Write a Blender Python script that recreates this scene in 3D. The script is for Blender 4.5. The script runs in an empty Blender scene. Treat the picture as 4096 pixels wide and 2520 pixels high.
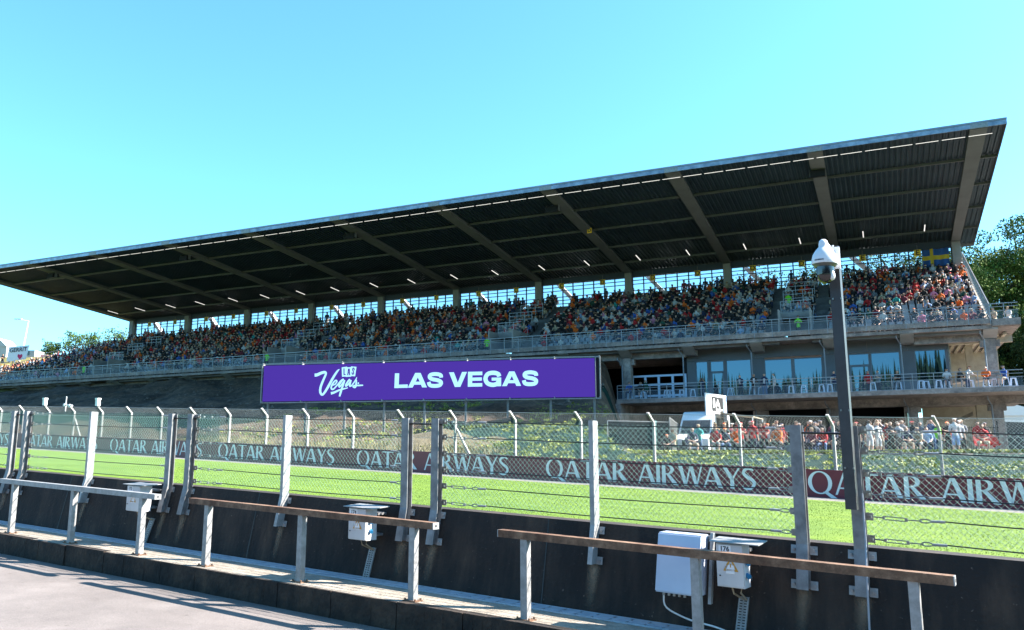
import bpy, math, random
import numpy as np
from mathutils import Vector, Matrix

# ------------------------------------------------------------------ camera, sky, sun
C = bpy.context.scene.collection
sc = bpy.context.scene
CZ = 3.0                                   # camera height in world z
FPX, PITCH, ROLL = 3327.36, 0.17666, -0.0023
def _basis():
    cp, sp = math.cos(PITCH), math.sin(PITCH)
    r = Vector((1, 0, 0)); u = Vector((0, -sp, cp)); w = Vector((0, cp, sp))
    c, s = math.cos(ROLL), math.sin(ROLL)
    return c*r + s*u, -s*r + c*u, w
_r, _u, _w = _basis()
cam = bpy.data.cameras.new('camera')
cam_o = bpy.data.objects.new('camera', cam); C.objects.link(cam_o)
cam_o.matrix_world = Matrix(((_r.x, _u.x, -_w.x, 0), (_r.y, _u.y, -_w.y, 0), (_r.z, _u.z, -_w.z, CZ), (0, 0, 0, 1)))
cam.sensor_width = 36; cam.lens = FPX*36/4096; cam.clip_end = 5000; cam.clip_start = 0.05
sc.camera = cam_o

SUN_EL, SUN_AZ = math.radians(38.4), math.radians(88.5)      # azimuth clockwise from +Y
world = bpy.data.worlds.new('World'); sc.world = world; world.use_nodes = True
nt = world.node_tree; nt.nodes.clear()
sky = nt.nodes.new('ShaderNodeTexSky'); sky.sky_type = 'NISHITA'; sky.sun_disc = False
sky.sun_elevation = SUN_EL; sky.sun_rotation = SUN_AZ
sky.air_density = 1.0; sky.dust_density = 1.0; sky.ozone_density = 1.5; sky.altitude = 300
bg = nt.nodes.new('ShaderNodeBackground'); bg.inputs['Strength'].default_value = 0.072
wo = nt.nodes.new('ShaderNodeOutputWorld')
tint = nt.nodes.new('ShaderNodeMixRGB'); tint.blend_type = 'MULTIPLY'; tint.inputs[0].default_value = 1; tint.inputs[2].default_value = (.57, 1.09, 1.25, 1)
nt.links.new(sky.outputs[0], tint.inputs[1]); nt.links.new(tint.outputs[0], bg.inputs[0]); nt.links.new(bg.outputs[0], wo.inputs[0])
sun = bpy.data.lights.new('sun', 'SUN'); sun.energy = 5.0; sun.angle = math.radians(0.5); sun.color = (1, .93, .85)
sun_o = bpy.data.objects.new('sun', sun); C.objects.link(sun_o)
_sd = Vector((math.sin(SUN_AZ)*math.cos(SUN_EL), math.cos(SUN_AZ)*math.cos(SUN_EL), math.sin(SUN_EL)))
sun_o.rotation_euler = _sd.to_track_quat('Z', 'Y').to_euler(); sun_o.location = (60, 0, 60)
sc.view_settings.view_transform = 'Standard'; sc.view_settings.look = 'None'; sc.view_settings.gamma = 1
sc.view_settings.exposure = 2.40
sc.cycles.use_denoising = True
sc.cycles.max_bounces = 6; sc.cycles.transparent_max_bounces = 16
sc.cycles.sample_clamp_indirect = 6

# ------------------------------------------------------------------ frames
AZS, AZG, SL = -0.4181, -0.5633, -0.0447
aS = Vector((math.cos(AZS), math.sin(AZS), 0)); nS = Vector((-math.sin(AZS), math.cos(AZS), 0))
aG = Vector((math.cos(AZG), math.sin(AZG), 0)); nG = Vector((-math.sin(AZG), math.cos(AZG), 0))
def S(x, y, z): return aS*x + nS*y + Vector((0, 0, z + CZ))          # stand frame
def G(s, t, z): return aG*s + nG*t + Vector((0, 0, z + SL*s + CZ))   # track frame (falls to the right)
def Wd(x, y, z): return Vector((x, y, z + CZ))
rnd = random.Random(11)

# ------------------------------------------------------------------ materials
MATS = {}
ALB = {'concrete': .95, 'concrete_pale': .85, 'roof_sheet': .8, 'roof_beam_concrete': .8, 'purlin_steel': .85, 'galvanised_dull': .95, 'green_coated_wire': .85, 'zinc_wire': .9, 'creeper_leaf': 1.0, 'white_concrete': .8, 'white_paint': .8, 'board_lettering': .95, 'board_maroon': 1.15, 'facade_cladding': 1.0, 'rail_steel': .85, 'seat_plastic': .85, 'sign_yellow': 1, 'flag_blue': 1, 'flag_yellow': 1, 'cabinet_paint': .8, 'cabinet_blue_grey': .8, 'white_paper': .85, 'leaf': 1.1, 'dry_scrub': .45, 'rusty_steel': .75, 'stool_white': .9, 'pale_blue_frame': .9, 'concrete_soffit': .85, 'asphalt': .50, 'walkway_concrete': .56, 'grass': .70, 'grass_blade': .70, 'tier_concrete': .9, 'fascia_zinc': .9, 'camera_housing': .8}
def mat(name, c, c2=None, scale=4.0, rough=.7, metal=0.0, bump=0.0, bscale=None, emit=None, stretch=None, detail=6, spec=None, lo=.35, hi=.65, alpha=None):
    if name in MATS: return MATS[name]
    k_ = ALB.get(name, .85 if name.startswith(('cloth', 'skin', 'hair')) else .62)      # real-world albedos for this exposure
    c = tuple(q*k_ for q in c); c2 = tuple(q*k_ for q in c2) if c2 else None
    m = bpy.data.materials.new(name); m.use_nodes = True; n = m.node_tree; b = n.nodes['Principled BSDF']
    b.inputs['Base Color'].default_value = (*c, 1); b.inputs['Roughness'].default_value = rough; b.inputs['Metallic'].default_value = metal
    if spec is not None: b.inputs['Specular IOR Level'].default_value = spec
    tc = None
    if c2 or bump:
        tc = n.nodes.new('ShaderNodeTexCoord'); mp = n.nodes.new('ShaderNodeMapping')
        if stretch: mp.inputs['Scale'].default_value = stretch
        n.links.new(tc.outputs['Object'], mp.inputs['Vector'])
    if c2:
        t = n.nodes.new('ShaderNodeTexNoise'); t.inputs['Scale'].default_value = scale; t.inputs['Detail'].default_value = detail; t.inputs['Roughness'].default_value = .65
        r = n.nodes.new('ShaderNodeValToRGB'); r.color_ramp.elements[0].position = lo; r.color_ramp.elements[1].position = hi
        r.color_ramp.elements[0].color = (*c, 1); r.color_ramp.elements[1].color = (*c2, 1)
        n.links.new(mp.outputs[0], t.inputs['Vector']); n.links.new(t.outputs['Fac'], r.inputs[0]); n.links.new(r.outputs[0], b.inputs['Base Color'])
    if bump:
        t2 = n.nodes.new('ShaderNodeTexNoise'); t2.inputs['Scale'].default_value = bscale or scale*4; t2.inputs['Detail'].default_value = 5
        bp = n.nodes.new('ShaderNodeBump'); bp.inputs['Strength'].default_value = bump; bp.inputs['Distance'].default_value = .05
        n.links.new(mp.outputs[0], t2.inputs['Vector']); n.links.new(t2.outputs['Fac'], bp.inputs['Height']); n.links.new(bp.outputs[0], b.inputs['Normal'])
    if emit:
        b.inputs['Emission Color'].default_value = (*emit[0], 1); b.inputs['Emission Strength'].default_value = emit[1]
    MATS[name] = m; return m
def glass_mat(name, tint, opac):
    if name in MATS: return MATS[name]
    m = bpy.data.materials.new(name); m.use_nodes = True; n = m.node_tree; n.nodes.clear()
    o = n.nodes.new('ShaderNodeOutputMaterial'); mx = n.nodes.new('ShaderNodeMixShader'); tr = n.nodes.new('ShaderNodeBsdfTransparent')
    p = n.nodes.new('ShaderNodeBsdfPrincipled'); p.inputs['Base Color'].default_value = (*tint, 1); p.inputs['Roughness'].default_value = .08
    mx.inputs[0].default_value = opac; n.links.new(tr.outputs[0], mx.inputs[1]); n.links.new(p.outputs[0], mx.inputs[2]); n.links.new(mx.outputs[0], o.inputs[0])
    MATS[name] = m; return m

asphalt = mat('asphalt', (.24, .207, .192), (.305, .267, .248), .7, .92, bump=.22, bscale=90)
def speckle(m, scale, dark, light, lo=.38, hi=.66):
    n = m.node_tree; b = n.nodes['Principled BSDF']; src = b.inputs['Base Color'].links[0].from_socket
    tc = n.nodes.new('ShaderNodeTexCoord'); t = n.nodes.new('ShaderNodeTexNoise'); t.inputs['Scale'].default_value = scale; t.inputs['Detail'].default_value = 4; t.inputs['Roughness'].default_value = .8
    r = n.nodes.new('ShaderNodeValToRGB'); r.color_ramp.elements[0].position = lo; r.color_ramp.elements[1].position = hi; r.color_ramp.elements[0].color = (*dark, 1); r.color_ramp.elements[1].color = (*light, 1)
    mx = n.nodes.new('ShaderNodeMixRGB'); mx.blend_type = 'MULTIPLY'; mx.inputs[0].default_value = 1
    n.links.new(tc.outputs['Object'], t.inputs['Vector']); n.links.new(t.outputs['Fac'], r.inputs[0]); n.links.new(src, mx.inputs[1]); n.links.new(r.outputs[0], mx.inputs[2]); n.links.new(mx.outputs[0], b.inputs['Base Color'])
speckle(asphalt, 70, (.72, .70, .70), (1.3, 1.28, 1.27)); speckle(asphalt, .55, (.82, .82, .82), (1.08, 1.08, 1.08)); speckle(asphalt, 5.0, (.55, .52, .5), (1, 1, 1), .28, .36)
walk_c = mat('walkway_concrete', (.38, .325, .26), (.56, .49, .41), 3.0, .9, bump=.35, bscale=40)
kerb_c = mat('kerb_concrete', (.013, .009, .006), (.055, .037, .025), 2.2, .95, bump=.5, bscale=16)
gutter_c = mat('gutter_paint', (.45, .5, .58), (.62, .68, .76), 8, .5)
grass_m = mat('grass', (.105, .20, .001), (.17, .28, .003), 1.2, .95, bump=.9, bscale=45, detail=12); speckle(grass_m, .22, (.78, .86, .8), (1.12, 1.06, 1.0)); speckle(grass_m, 18, (.8, .82, .8), (1.1, 1.08, 1.05))
blade_m = mat('grass_blade', (.12, .22, .001), (.19, .30, .004), .5, .8)
gravel_m = mat('gravel', (.07, .06, .055), (.40, .37, .34), 26, .95, bump=.9, bscale=30)
galv = mat('galvanised_steel', (.30, .30, .30), (.46, .46, .46), 9, .5, .15, bump=.05)
galv_d = mat('galvanised_dull', (.12, .118, .12), (.22, .217, .22), 7, .55, .2)
galv_p = mat('rail_post_steel', (.28, .275, .27), (.44, .435, .43), 11, .5, .1)
cable_m = mat('steel_cable', (.035, .035, .04), None, rough=.5, metal=.6)
fit_m = mat('steel_fitting', (.24, .24, .23), (.45, .44, .42), 20, .4, .8)
rust = mat('rusty_steel', (.13, .062, .034), (.30, .19, .125), 3, .75, .25, bump=.1, stretch=(1, 1, 1))
mesh_g = mat('green_coated_wire', (.17, .31, .26), None, rough=.3, spec=.8)
mesh_w = mat('zinc_wire', (.30, .34, .34), None, rough=.35, metal=.3)
white_post = mat('white_concrete', (.28, .275, .265), (.42, .41, .39), 6, .7)
boxp = mat('cabinet_paint', (.52, .52, .54), (.64, .63, .64), 3, .45)
cabp = mat('cabinet_blue_grey', (.45, .5, .62), (.52, .57, .68), 2, .4)
yellow = mat('warning_yellow', (.75, .36, .03), None, rough=.5)
paper = mat('white_paper', (.8, .8, .82), None, rough=.6)
black = mat('black_print', (.012, .012, .014), None, rough=.5)
plug = mat('blue_plastic', (.03, .25, .5), None, rough=.3)
maroon = mat('board_maroon', (.12, .006, .022), (.14, .009, .028), 2, .35)
boardtxt = mat('board_lettering', (.74, .70, .68), None, rough=.4)
conc = mat('concrete', (.235, .195, .175), (.365, .305, .275), 1.1, .85, bump=.2, bscale=8)
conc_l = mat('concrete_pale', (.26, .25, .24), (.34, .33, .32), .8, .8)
conc_w = mat('concrete_soffit', (.50, .44, .34), (.36, .31, .24), 1.4, .9)
clad = mat('facade_cladding', (.075, .078, .088), (.095, .098, .108), .6, .55)
clad_f = mat('window_frame_grey', (.16, .18, .21), None, rough=.45)
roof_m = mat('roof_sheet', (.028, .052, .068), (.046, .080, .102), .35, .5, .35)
beam_m = mat('roof_beam_concrete', (.14, .148, .152), (.18, .188, .192), .6, .8)
purl_m = mat('purlin_steel', (.11, .12, .12), (.16, .17, .17), 1.5, .5, .4)
fascia_m = mat('fascia_zinc', (.14, .17, .22), (.34, .38, .44), 1.6, .35, .5, stretch=(1, 1, 1))
seat_m = mat('seat_plastic', (.24, .255, .28), (.29, .305, .33), 3, .45)
lamp_m = mat('lamp_tube', (.9, .9, .85), None, emit=((1, .96, .90), .22))
glass_s = glass_mat('rail_glass', (.35, .45, .56), .06)
glass_r = glass_mat('rear_glass', (.10, .13, .16), .16)
lounge_g = mat('lounge_glass', (.006, .010, .014), None, rough=.012); lounge_g.node_tree.nodes['Principled BSDF'].inputs['Specular Tint'].default_value = (.45, .72, 1, 1); lounge_g.node_tree.nodes['Principled BSDF'].inputs['IOR'].default_value = 2.3
soil = mat('dark_soil', (.030, .018, .011), (.16, .10, .06), .55, .95, bump=1.0, bscale=5, detail=12)
fabric = mat('green_fabric', (.005, .022, .018), (.016, .055, .045), 2.0, .95, spec=.1, bump=.8, bscale=2.0, stretch=(.4, .4, 2.5))
drymat = mat('dry_scrub', (.13, .11, .05), (.26, .21, .12), 3, .95, bump=1, bscale=7)
plant_m = mat('creeper_leaf', (.07, .12, .012), (.30, .31, .03), 1.2, .6)
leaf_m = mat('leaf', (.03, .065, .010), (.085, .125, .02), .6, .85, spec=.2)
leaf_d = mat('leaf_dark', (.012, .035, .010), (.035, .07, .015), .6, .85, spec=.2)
bark = mat('bark', (.05, .04, .03), (.09, .07, .05), 4, .95)
conifer = mat('conifer', (.012, .04, .014), (.03, .07, .02), .3, .9)
hill_m = mat('hill_grass', (.16, .15, .03), (.24, .20, .05), .3, .95)
terr_m = mat('terrace_ground', (.16, .15, .13), (.26, .24, .21), 1.5, .95, bump=.5)
white_p = mat('white_paint', (.78, .78, .78), None, rough=.35)
dark_in = mat('dark_interior', (.012, .012, .014), None, rough=.9)  # near-black; on voids and openings it carries the shade inside as colour
dark_g = mat('tinted_glass', (.02, .03, .035), None, rough=.04, spec=.8)
tyre = mat('rubber', (.02, .02, .02), None, rough=.8)
cam_w = mat('camera_housing', (.74, .74, .76), None, rough=.3)
cam_d = mat('smoked_dome', (.01, .011, .018), None, rough=.12, spec=.7)

speckle(conc, .9, (.62, .62, .64), (1.12, 1.1, 1.08)); speckle(conc, 6.0, (.7, .7, .7), (1.1, 1.1, 1.1), .3, .6); speckle(soil, 2.6, (.45, .45, .45), (1.5, 1.45, 1.4), .36, .62)
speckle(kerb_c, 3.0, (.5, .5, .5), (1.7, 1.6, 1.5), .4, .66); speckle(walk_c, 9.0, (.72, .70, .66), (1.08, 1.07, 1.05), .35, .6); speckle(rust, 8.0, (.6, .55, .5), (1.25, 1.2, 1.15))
# ------------------------------------------------------------------ helpers
def link(o): C.objects.link(o); return o
def props(o, label=None, cat=None, group=None, kind=None):
    if label: o['label'] = label
    if cat: o['category'] = cat
    if group: o['group'] = group
    if kind: o['kind'] = kind
    return o
def thing(name, label, cat, loc, rz=0.0, group=None):
    o = bpy.data.objects.new(name, None); o.empty_display_size = .2; link(o)
    o.location = loc; o.rotation_euler = (0, 0, rz)
    return props(o, label, cat, group)
class MB:
    """collects polygons; fr maps local coordinates to world"""
    def __init__(s, fr=None): s.v = []; s.f = []; s.m = []; s.fr = fr or (lambda x, y, z: Vector((x, y, z)))
    def pts(s, P):
        b = len(s.v); s.v += [s.fr(*p) for p in P]; return b
    def hexa(s, P, m=0):                    # 8 points: bottom 4 ccw, top 4
        b = s.pts(P)
        for q in ((0, 3, 2, 1), (4, 5, 6, 7), (0, 1, 5, 4), (1, 2, 6, 5), (2, 3, 7, 6), (3, 0, 4, 7)):
            s.f.append([b+i for i in q]); s.m.append(m)
        return s
    def box(s, x0, x1, y0, y1, z0, z1, m=0):
        return s.hexa([(x0, y0, z0), (x1, y0, z0), (x1, y1, z0), (x0, y1, z0), (x0, y0, z1), (x1, y0, z1), (x1, y1, z1), (x0, y1, z1)], m)
    def lbox(s, x0, x1, y0, y1, z0, z1, n=20):  # long box in n pieces along x (follows the frame)
        for i in range(n):
            s.box(x0+(x1-x0)*i/n, x0+(x1-x0)*(i+1)/n, y0, y1, z0, z1)
        return s
    def poly(s, P, m=0):
        b = s.pts(P); s.f.append(list(range(b, b+len(P)))); s.m.append(m); return s
    def prism(s, P, d, m=0):                # polygon P (3d local) extruded by vector d
        n = len(P); b = s.pts(P); s.pts([(p[0]+d[0], p[1]+d[1], p[2]+d[2]) for p in P])
        s.f.append([b+i for i in range(n)][::-1]); s.m.append(m); s.f.append([b+n+i for i in range(n)]); s.m.append(m)
        for i in range(n):
            j = (i+1) % n; s.f.append([b+i, b+j, b+n+j, b+n+i]); s.m.append(m)
        return s
    def tube(s, P, r, n=6, m=0, cap=True):
        P = [Vector(s.fr(*p)) for p in P]; R = r if hasattr(r, '__len__') else [r]*len(P)
        rings = []
        for i, p in enumerate(P):
            d = (P[min(i+1, len(P)-1)]-P[max(i-1, 0)]); d.normalize()
            a = d.orthogonal() if abs(d.z) > .9 else d.cross(Vector((0, 0, 1))); a.normalize(); c = d.cross(a)
            b = len(s.v)
            for k in range(n):
                t = 2*math.pi*k/n; s.v.append(p + (a*math.cos(t)+c*math.sin(t))*R[i])
            rings.append(b)
        for i in range(len(P)-1):
            for k in range(n):
                k2 = (k+1) % n; s.f.append([rings[i]+k, rings[i]+k2, rings[i+1]+k2, rings[i+1]+k]); s.m.append(m)
        if cap:
            s.f.append([rings[0]+k for k in range(n)]); s.m.append(m); s.f.append([rings[-1]+k for k in range(n)][::-1]); s.m.append(m)
        return s
    def lathe(s, c, prof, n=20, m=0):       # prof: (r, z)
        b = len(s.v)
        for r, z in prof:
            for k in range(n):
                t = 2*math.pi*k/n; s.v.append(Vector(s.fr(c[0]+r*math.cos(t), c[1]+r*math.sin(t), c[2]+z)))
        for i in range(len(prof)-1):
            for k in range(n):
                k2 = (k+1) % n; s.f.append([b+i*n+k, b+i*n+k2, b+(i+1)*n+k2, b+(i+1)*n+k]); s.m.append(m)
        return s
    def mesh(s, name, mats, origin=Vector((0, 0, 0)), smooth=False):
        me = bpy.data.meshes.new(name); o = Vector(origin)
        me.from_pydata([tuple(v-o) for v in s.v], [], s.f)
        for q in (mats if isinstance(mats, (list, tuple)) else [mats]): me.materials.append(q)
        if any(s.m): me.polygons.foreach_set('material_index', s.m)
        if smooth: me.polygons.foreach_set('use_smooth', [True]*len(me.polygons))
        me.update(); return me
    def build(s, name, mats, parent=None, origin=None, smooth=False, rot=None):
        """parent: the thing's Empty or a part under it; geometry is kept relative to the root's location"""
        root = parent
        while root is not None and root.parent is not None: root = root.parent
        org = Vector(root.location) if root is not None else (Vector(origin) if origin is not None else Vector((0, 0, 0)))
        o = bpy.data.objects.new(name, s.mesh(name, mats, org, smooth)); link(o)
        if parent is not None: o.parent = parent
        else: o.location = org
        return o
def np_mesh(name, V, F, mats, origin=(0, 0, 0), midx=None):
    me = bpy.data.meshes.new(name); V = np.asarray(V, np.float32)-np.asarray(origin, np.float32); F = np.asarray(F, np.int32); k = F.shape[1]
    me.vertices.add(len(V)); me.vertices.foreach_set('co', V.ravel()); me.loops.add(F.size); me.loops.foreach_set('vertex_index', F.ravel())
    me.polygons.add(len(F)); me.polygons.foreach_set('loop_start', np.arange(0, F.size, k, dtype=np.int32)); me.polygons.foreach_set('loop_total', np.full(len(F), k, np.int32))
    for q in (mats if isinstance(mats, (list, tuple)) else [mats]): me.materials.append(q)
    if midx is not None: me.polygons.foreach_set('material_index', np.asarray(midx, np.int32))
    me.update(calc_edges=True); return me
def obj(name, me, parent=None, loc=None):
    o = bpy.data.objects.new(name, me); link(o)
    if parent is not None: o.parent = parent
    if loc is not None: o.location = loc
    return o
def copy_tree(o, parent=None):
    c = o.copy(); C.objects.link(c); c.parent = parent
    for ch in list(o.children): copy_tree(ch, c)
    return c
def text_mesh(body, size, extrude, m, bold=0.0):
    cu = bpy.data.curves.new('t', 'FONT'); cu.body = body; cu.size = size; cu.extrude = extrude; cu.offset = bold; cu.resolution_u = 3
    cu.align_x = 'CENTER'; cu.align_y = 'CENTER'
    to = bpy.data.objects.new('t', cu); link(to); bpy.context.view_layer.update()
    me = bpy.data.meshes.new_from_object(to.evaluated_get(bpy.context.evaluated_depsgraph_get()))
    bpy.data.objects.remove(to); me.materials.clear(); me.materials.append(m); return me
def put_text(name, body, size, m, fr, parent, bold=0.0, ext=.004):
    """flat lettering mapped through fr(u, v, w)"""
    me = text_mesh(body, size, ext, m, bold); root = parent
    while root.parent is not None: root = root.parent
    for v in me.vertices: v.co = fr(*v.co) - Vector(root.location)
    me.name = name; return obj(name, me, parent)
# lettering from strokes
def ribbon(mb, P, Wd_, fr, ext=.012, m=0):
    n = len(P); L = []; R = []
    for i in range(n):
        a = P[max(i-1, 0)]; b = P[min(i+1, n-1)]; dx, dy = b[0]-a[0], b[1]-a[1]; d = math.hypot(dx, dy) or 1
        w = Wd_[i] if hasattr(Wd_, '__len__') else Wd_; nx, ny = -dy/d*w/2, dx/d*w/2
        L.append((P[i][0]+nx, P[i][1]+ny)); R.append((P[i][0]-nx, P[i][1]-ny))
    b = len(mb.v)
    for (x, y), (x2, y2) in zip(L, R): mb.v.append(fr(x, y, ext)); mb.v.append(fr(x2, y2, ext))
    for i in range(n-1): mb.f.append([b+2*i, b+2*i+1, b+2*i+3, b+2*i+2]); mb.m.append(m)
def spl(P, n=6):
    out = []
    for i in range(len(P)-1):
        p0 = P[max(i-1, 0)]; p1 = P[i]; p2 = P[i+1]; p3 = P[min(i+2, len(P)-1)]
        for k in range(n):
            t = k/n; out.append(tuple(.5*((2*p1[j])+(-p0[j]+p2[j])*t+(2*p0[j]-5*p1[j]+4*p2[j]-p3[j])*t*t+(-p0[j]+3*p1[j]-3*p2[j]+p3[j])*t**3) for j in range(len(p1))))
    out.append(tuple(P[-1])); return out

# ------------------------------------------------------------------ terrain
P1 = Vector((5.4, 36.0)); P2 = Vector((9.7, 68.9)); _dl = (P2-P1).normalized(); _nl = Vector((-_dl.y, _dl.x))
def sstep(x): x = max(0, min(1, x)); return x*x*(3-2*x)
def terr(s, t):
    """height (camera-relative) of the bank and terrace behind the boards"""
    p = aG*s+nG*t; P = Vector((p.x, p.y)); ys = P.x*nS.x+P.y*nS.y
    zb = -1.35+SL*s
    v = max(0, (t-28.9))/max(.01, (max(0, t-28.9)+max(0, 67-ys)))
    zl = zb+(8.75-zb)*v**1.25 if ys < 67 else 8.75
    te = 40.3-P.y
    v2 = 1 if te <= 0 else max(0, t-28.9)/(max(0, t-28.9)+te*1.1)
    zt = zb+(.43-zb)*v2**.85
    if zb > .43 and te > 0: zt = zb
    d = (P-P1).dot(_nl)
    m = sstep((d+.3)/2.6)
    return zt*(1-m)+zl*m, m, v, ys, P
def build_terrain():
    s0, s1, t0, t1 = -150, 24, 28.4, 92; ns, nt_ = 260, 100
    V = []; F = []; MI = []; info = []
    rn = random.Random(3)
    for i in range(ns):
        for j in range(nt_):
            s = s0+(s1-s0)*i/(ns-1); t = t0+(t1-t0)*(j/(nt_-1))**1.25
            z, m, v, ys, P = terr(s, t)
            if m > .6 and .05 < v < .97:
                g1 = math.sin(s*.35+1.7*math.sin(t*.23))*math.cos(t*.41+1.3*math.sin(s*.19)); g2 = math.sin(s*1.1+2*math.sin(t*.7))*math.sin(t*1.3+s*.31)
                z += .45*g1*min(1, (v-.05)*5)+.18*g2+(rn.random()-.5)*.30
            else: z += (rn.random()-.5)*.03
            V.append(tuple(Wd(P.x, P.y, z))); info.append((m, v, s, t, ys, P))
    for i in range(ns-1):
        for j in range(nt_-1):
            a = i*nt_+j; F.append((a, a+nt_, a+nt_+1, a+1)); m, v, s, t, ys, P = info[a]
            k = 0
            if m > .5:
                if v < .22 and s > -33 and s < -24 : k = 2
                elif v < .10 and s <= -24: k = 2 if s > -46 else 0
                elif s > -25+6*math.sin(t*.3) and v < .75: k = 1
            else: k = 3 if (P.y > 40.0) else 1
            MI.append(k)
    o = obj('bank', np_mesh('bank', V, F, [soil, fabric, drymat, terr_m], midx=MI)); o['kind'] = 'structure'
build_terrain()
MB(G).box(-900, 900, -600, 1500, -2.6, -2.25).build('ground', mat('field', (.03, .05, .015), (.05, .07, .02), .1, .95))['kind'] = 'structure'
b = MB(G)
for i in range(40): b.poly([(-70+3*i, -14, -2.1), (-67+3*i, -14, -2.1), (-67+3*i, 7.55, -2.1), (-70+3*i, 7.55, -2.1)])
b.build('pit_lane', asphalt)['kind'] = 'structure'
b = MB(G)
for i in range(-30, 40):
    for j in range(12):
        t0, t1 = 8.75+(26.3-8.75)*j/12, 8.75+(26.3-8.75)*(j+1)/12; z0, z1 = -.87-.0274*(t0-8.75), -.87-.0274*(t1-8.75)
        b.poly([(-90+3*i, t0, z0), (-87+3*i, t0, z0), (-87+3*i, t1, z1), (-90+3*i, t1, z1)])
b.build('grass_verge', grass_m)['kind'] = 'structure'
b = MB(G); rn = random.Random(5)
for i in range(600):
    s = -90+.2*i; e0 = 26.0+.25*math.sin(s*1.3)+.1*math.sin(s*5); s2 = s+.2; e1 = 26.0+.25*math.sin(s2*1.3)+.1*math.sin(s2*5)
    b.poly([(s, e0, -1.345), (s2, e1, -1.345), (s2, 28.6, -1.345), (s, 28.6, -1.345)])
b.build('gravel_strip', gravel_m)['kind'] = 'structure'
# individual grass blades
def blades():
    r = np.random.RandomState(2); n = 110000
    u = r.rand(n); t = 8.72+16.8*u**1.6; s = -22+24*r.rand(n)
    wide = r.rand(n) < .35; s = np.where(wide, -60+62*r.rand(n), s)
    z = -.87-.0274*(t-8.75)
    clump = .5+.5*np.sin(s*2.1+3*np.sin(t*1.1))*np.sin(t*1.7+2*np.sin(s*.9))
    h = (.006+.013*r.rand(n))*(.6+.6*clump); a = r.rand(n)*6.283; w = .003+.003*(t-8.7)/8
    dx, dy = np.cos(a)*w, np.sin(a)*w; lx, ly = (r.rand(n)-.5)*.03, (r.rand(n)-.5)*.03
    def toW(s, t, z): return np.stack([aG.x*s+nG.x*t, aG.y*s+nG.y*t, z+SL*s+CZ], 1)
    A = toW(s-dx, t-dy, z); B = toW(s+dx, t+dy, z); D = toW(s+lx, t+ly, z+h)
    V = np.stack([A, B, D], 1).reshape(-1, 3); F = np.arange(3*n).reshape(-1, 3)
    o = obj('grass', np_mesh('grass', V, F, blade_m)); props(o, 'short mown bright green grass of the verge behind the pit wall', 'grass', kind='stuff')
blades()

# ------------------------------------------------------------------ pit wall, kerb, walkway
base = G(-8, 8.5, -1.8)
w = thing('pit_wall', 'dark stained concrete wall leaning back below the cable fence', 'wall', base)
b = MB(G); rn = random.Random(8)
N = 240
for i in range(N):
    s0, s1 = -60+.27*i, -60+.27*(i+1)
    b.hexa([(s0, 8.457, -1.9), (s1, 8.457, -1.9), (s1, 8.93, -1.9), (s0, 8.93, -1.9), (s0, 8.6595, -.853), (s1, 8.6595, -.853), (s1, 8.93, -.853), (s0, 8.93, -.853)])
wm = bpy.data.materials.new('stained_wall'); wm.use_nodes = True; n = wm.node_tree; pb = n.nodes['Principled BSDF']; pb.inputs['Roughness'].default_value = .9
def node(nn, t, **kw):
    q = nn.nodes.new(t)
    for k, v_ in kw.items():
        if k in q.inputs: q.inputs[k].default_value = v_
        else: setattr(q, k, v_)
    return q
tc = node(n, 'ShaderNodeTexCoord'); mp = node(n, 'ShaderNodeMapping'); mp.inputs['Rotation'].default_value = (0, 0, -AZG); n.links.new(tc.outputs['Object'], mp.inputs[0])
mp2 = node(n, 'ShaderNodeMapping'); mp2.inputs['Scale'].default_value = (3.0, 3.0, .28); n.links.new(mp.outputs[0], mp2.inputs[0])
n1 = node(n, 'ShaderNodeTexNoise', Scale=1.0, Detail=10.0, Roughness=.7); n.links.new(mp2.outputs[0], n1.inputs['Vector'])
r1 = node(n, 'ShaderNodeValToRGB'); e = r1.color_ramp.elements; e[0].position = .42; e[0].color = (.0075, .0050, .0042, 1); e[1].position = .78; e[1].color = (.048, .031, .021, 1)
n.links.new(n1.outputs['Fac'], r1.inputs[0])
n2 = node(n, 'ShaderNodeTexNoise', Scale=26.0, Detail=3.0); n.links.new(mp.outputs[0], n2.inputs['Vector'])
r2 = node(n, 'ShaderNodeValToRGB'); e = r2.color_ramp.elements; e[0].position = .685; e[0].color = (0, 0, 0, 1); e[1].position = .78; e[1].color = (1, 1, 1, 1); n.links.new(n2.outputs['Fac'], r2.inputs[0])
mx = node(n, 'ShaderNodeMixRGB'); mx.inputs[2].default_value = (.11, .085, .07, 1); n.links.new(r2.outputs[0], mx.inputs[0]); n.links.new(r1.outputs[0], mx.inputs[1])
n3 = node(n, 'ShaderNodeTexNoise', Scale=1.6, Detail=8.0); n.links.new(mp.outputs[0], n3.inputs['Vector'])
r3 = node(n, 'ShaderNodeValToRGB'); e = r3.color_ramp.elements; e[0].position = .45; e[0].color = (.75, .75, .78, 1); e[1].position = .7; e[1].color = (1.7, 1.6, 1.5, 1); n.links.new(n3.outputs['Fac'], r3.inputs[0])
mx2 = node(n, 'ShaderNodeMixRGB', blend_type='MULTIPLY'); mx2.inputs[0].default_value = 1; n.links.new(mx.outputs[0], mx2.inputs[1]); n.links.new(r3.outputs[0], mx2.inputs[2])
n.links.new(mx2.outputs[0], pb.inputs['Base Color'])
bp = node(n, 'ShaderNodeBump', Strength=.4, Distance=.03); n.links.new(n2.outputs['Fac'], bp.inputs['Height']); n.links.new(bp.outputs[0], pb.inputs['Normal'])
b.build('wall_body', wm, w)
stain = glass_mat('rain_streak', (.20, .15, .105), .5); _n = stain.node_tree; _n.nodes['Principled BSDF'].inputs['Roughness'].default_value = .95
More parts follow.
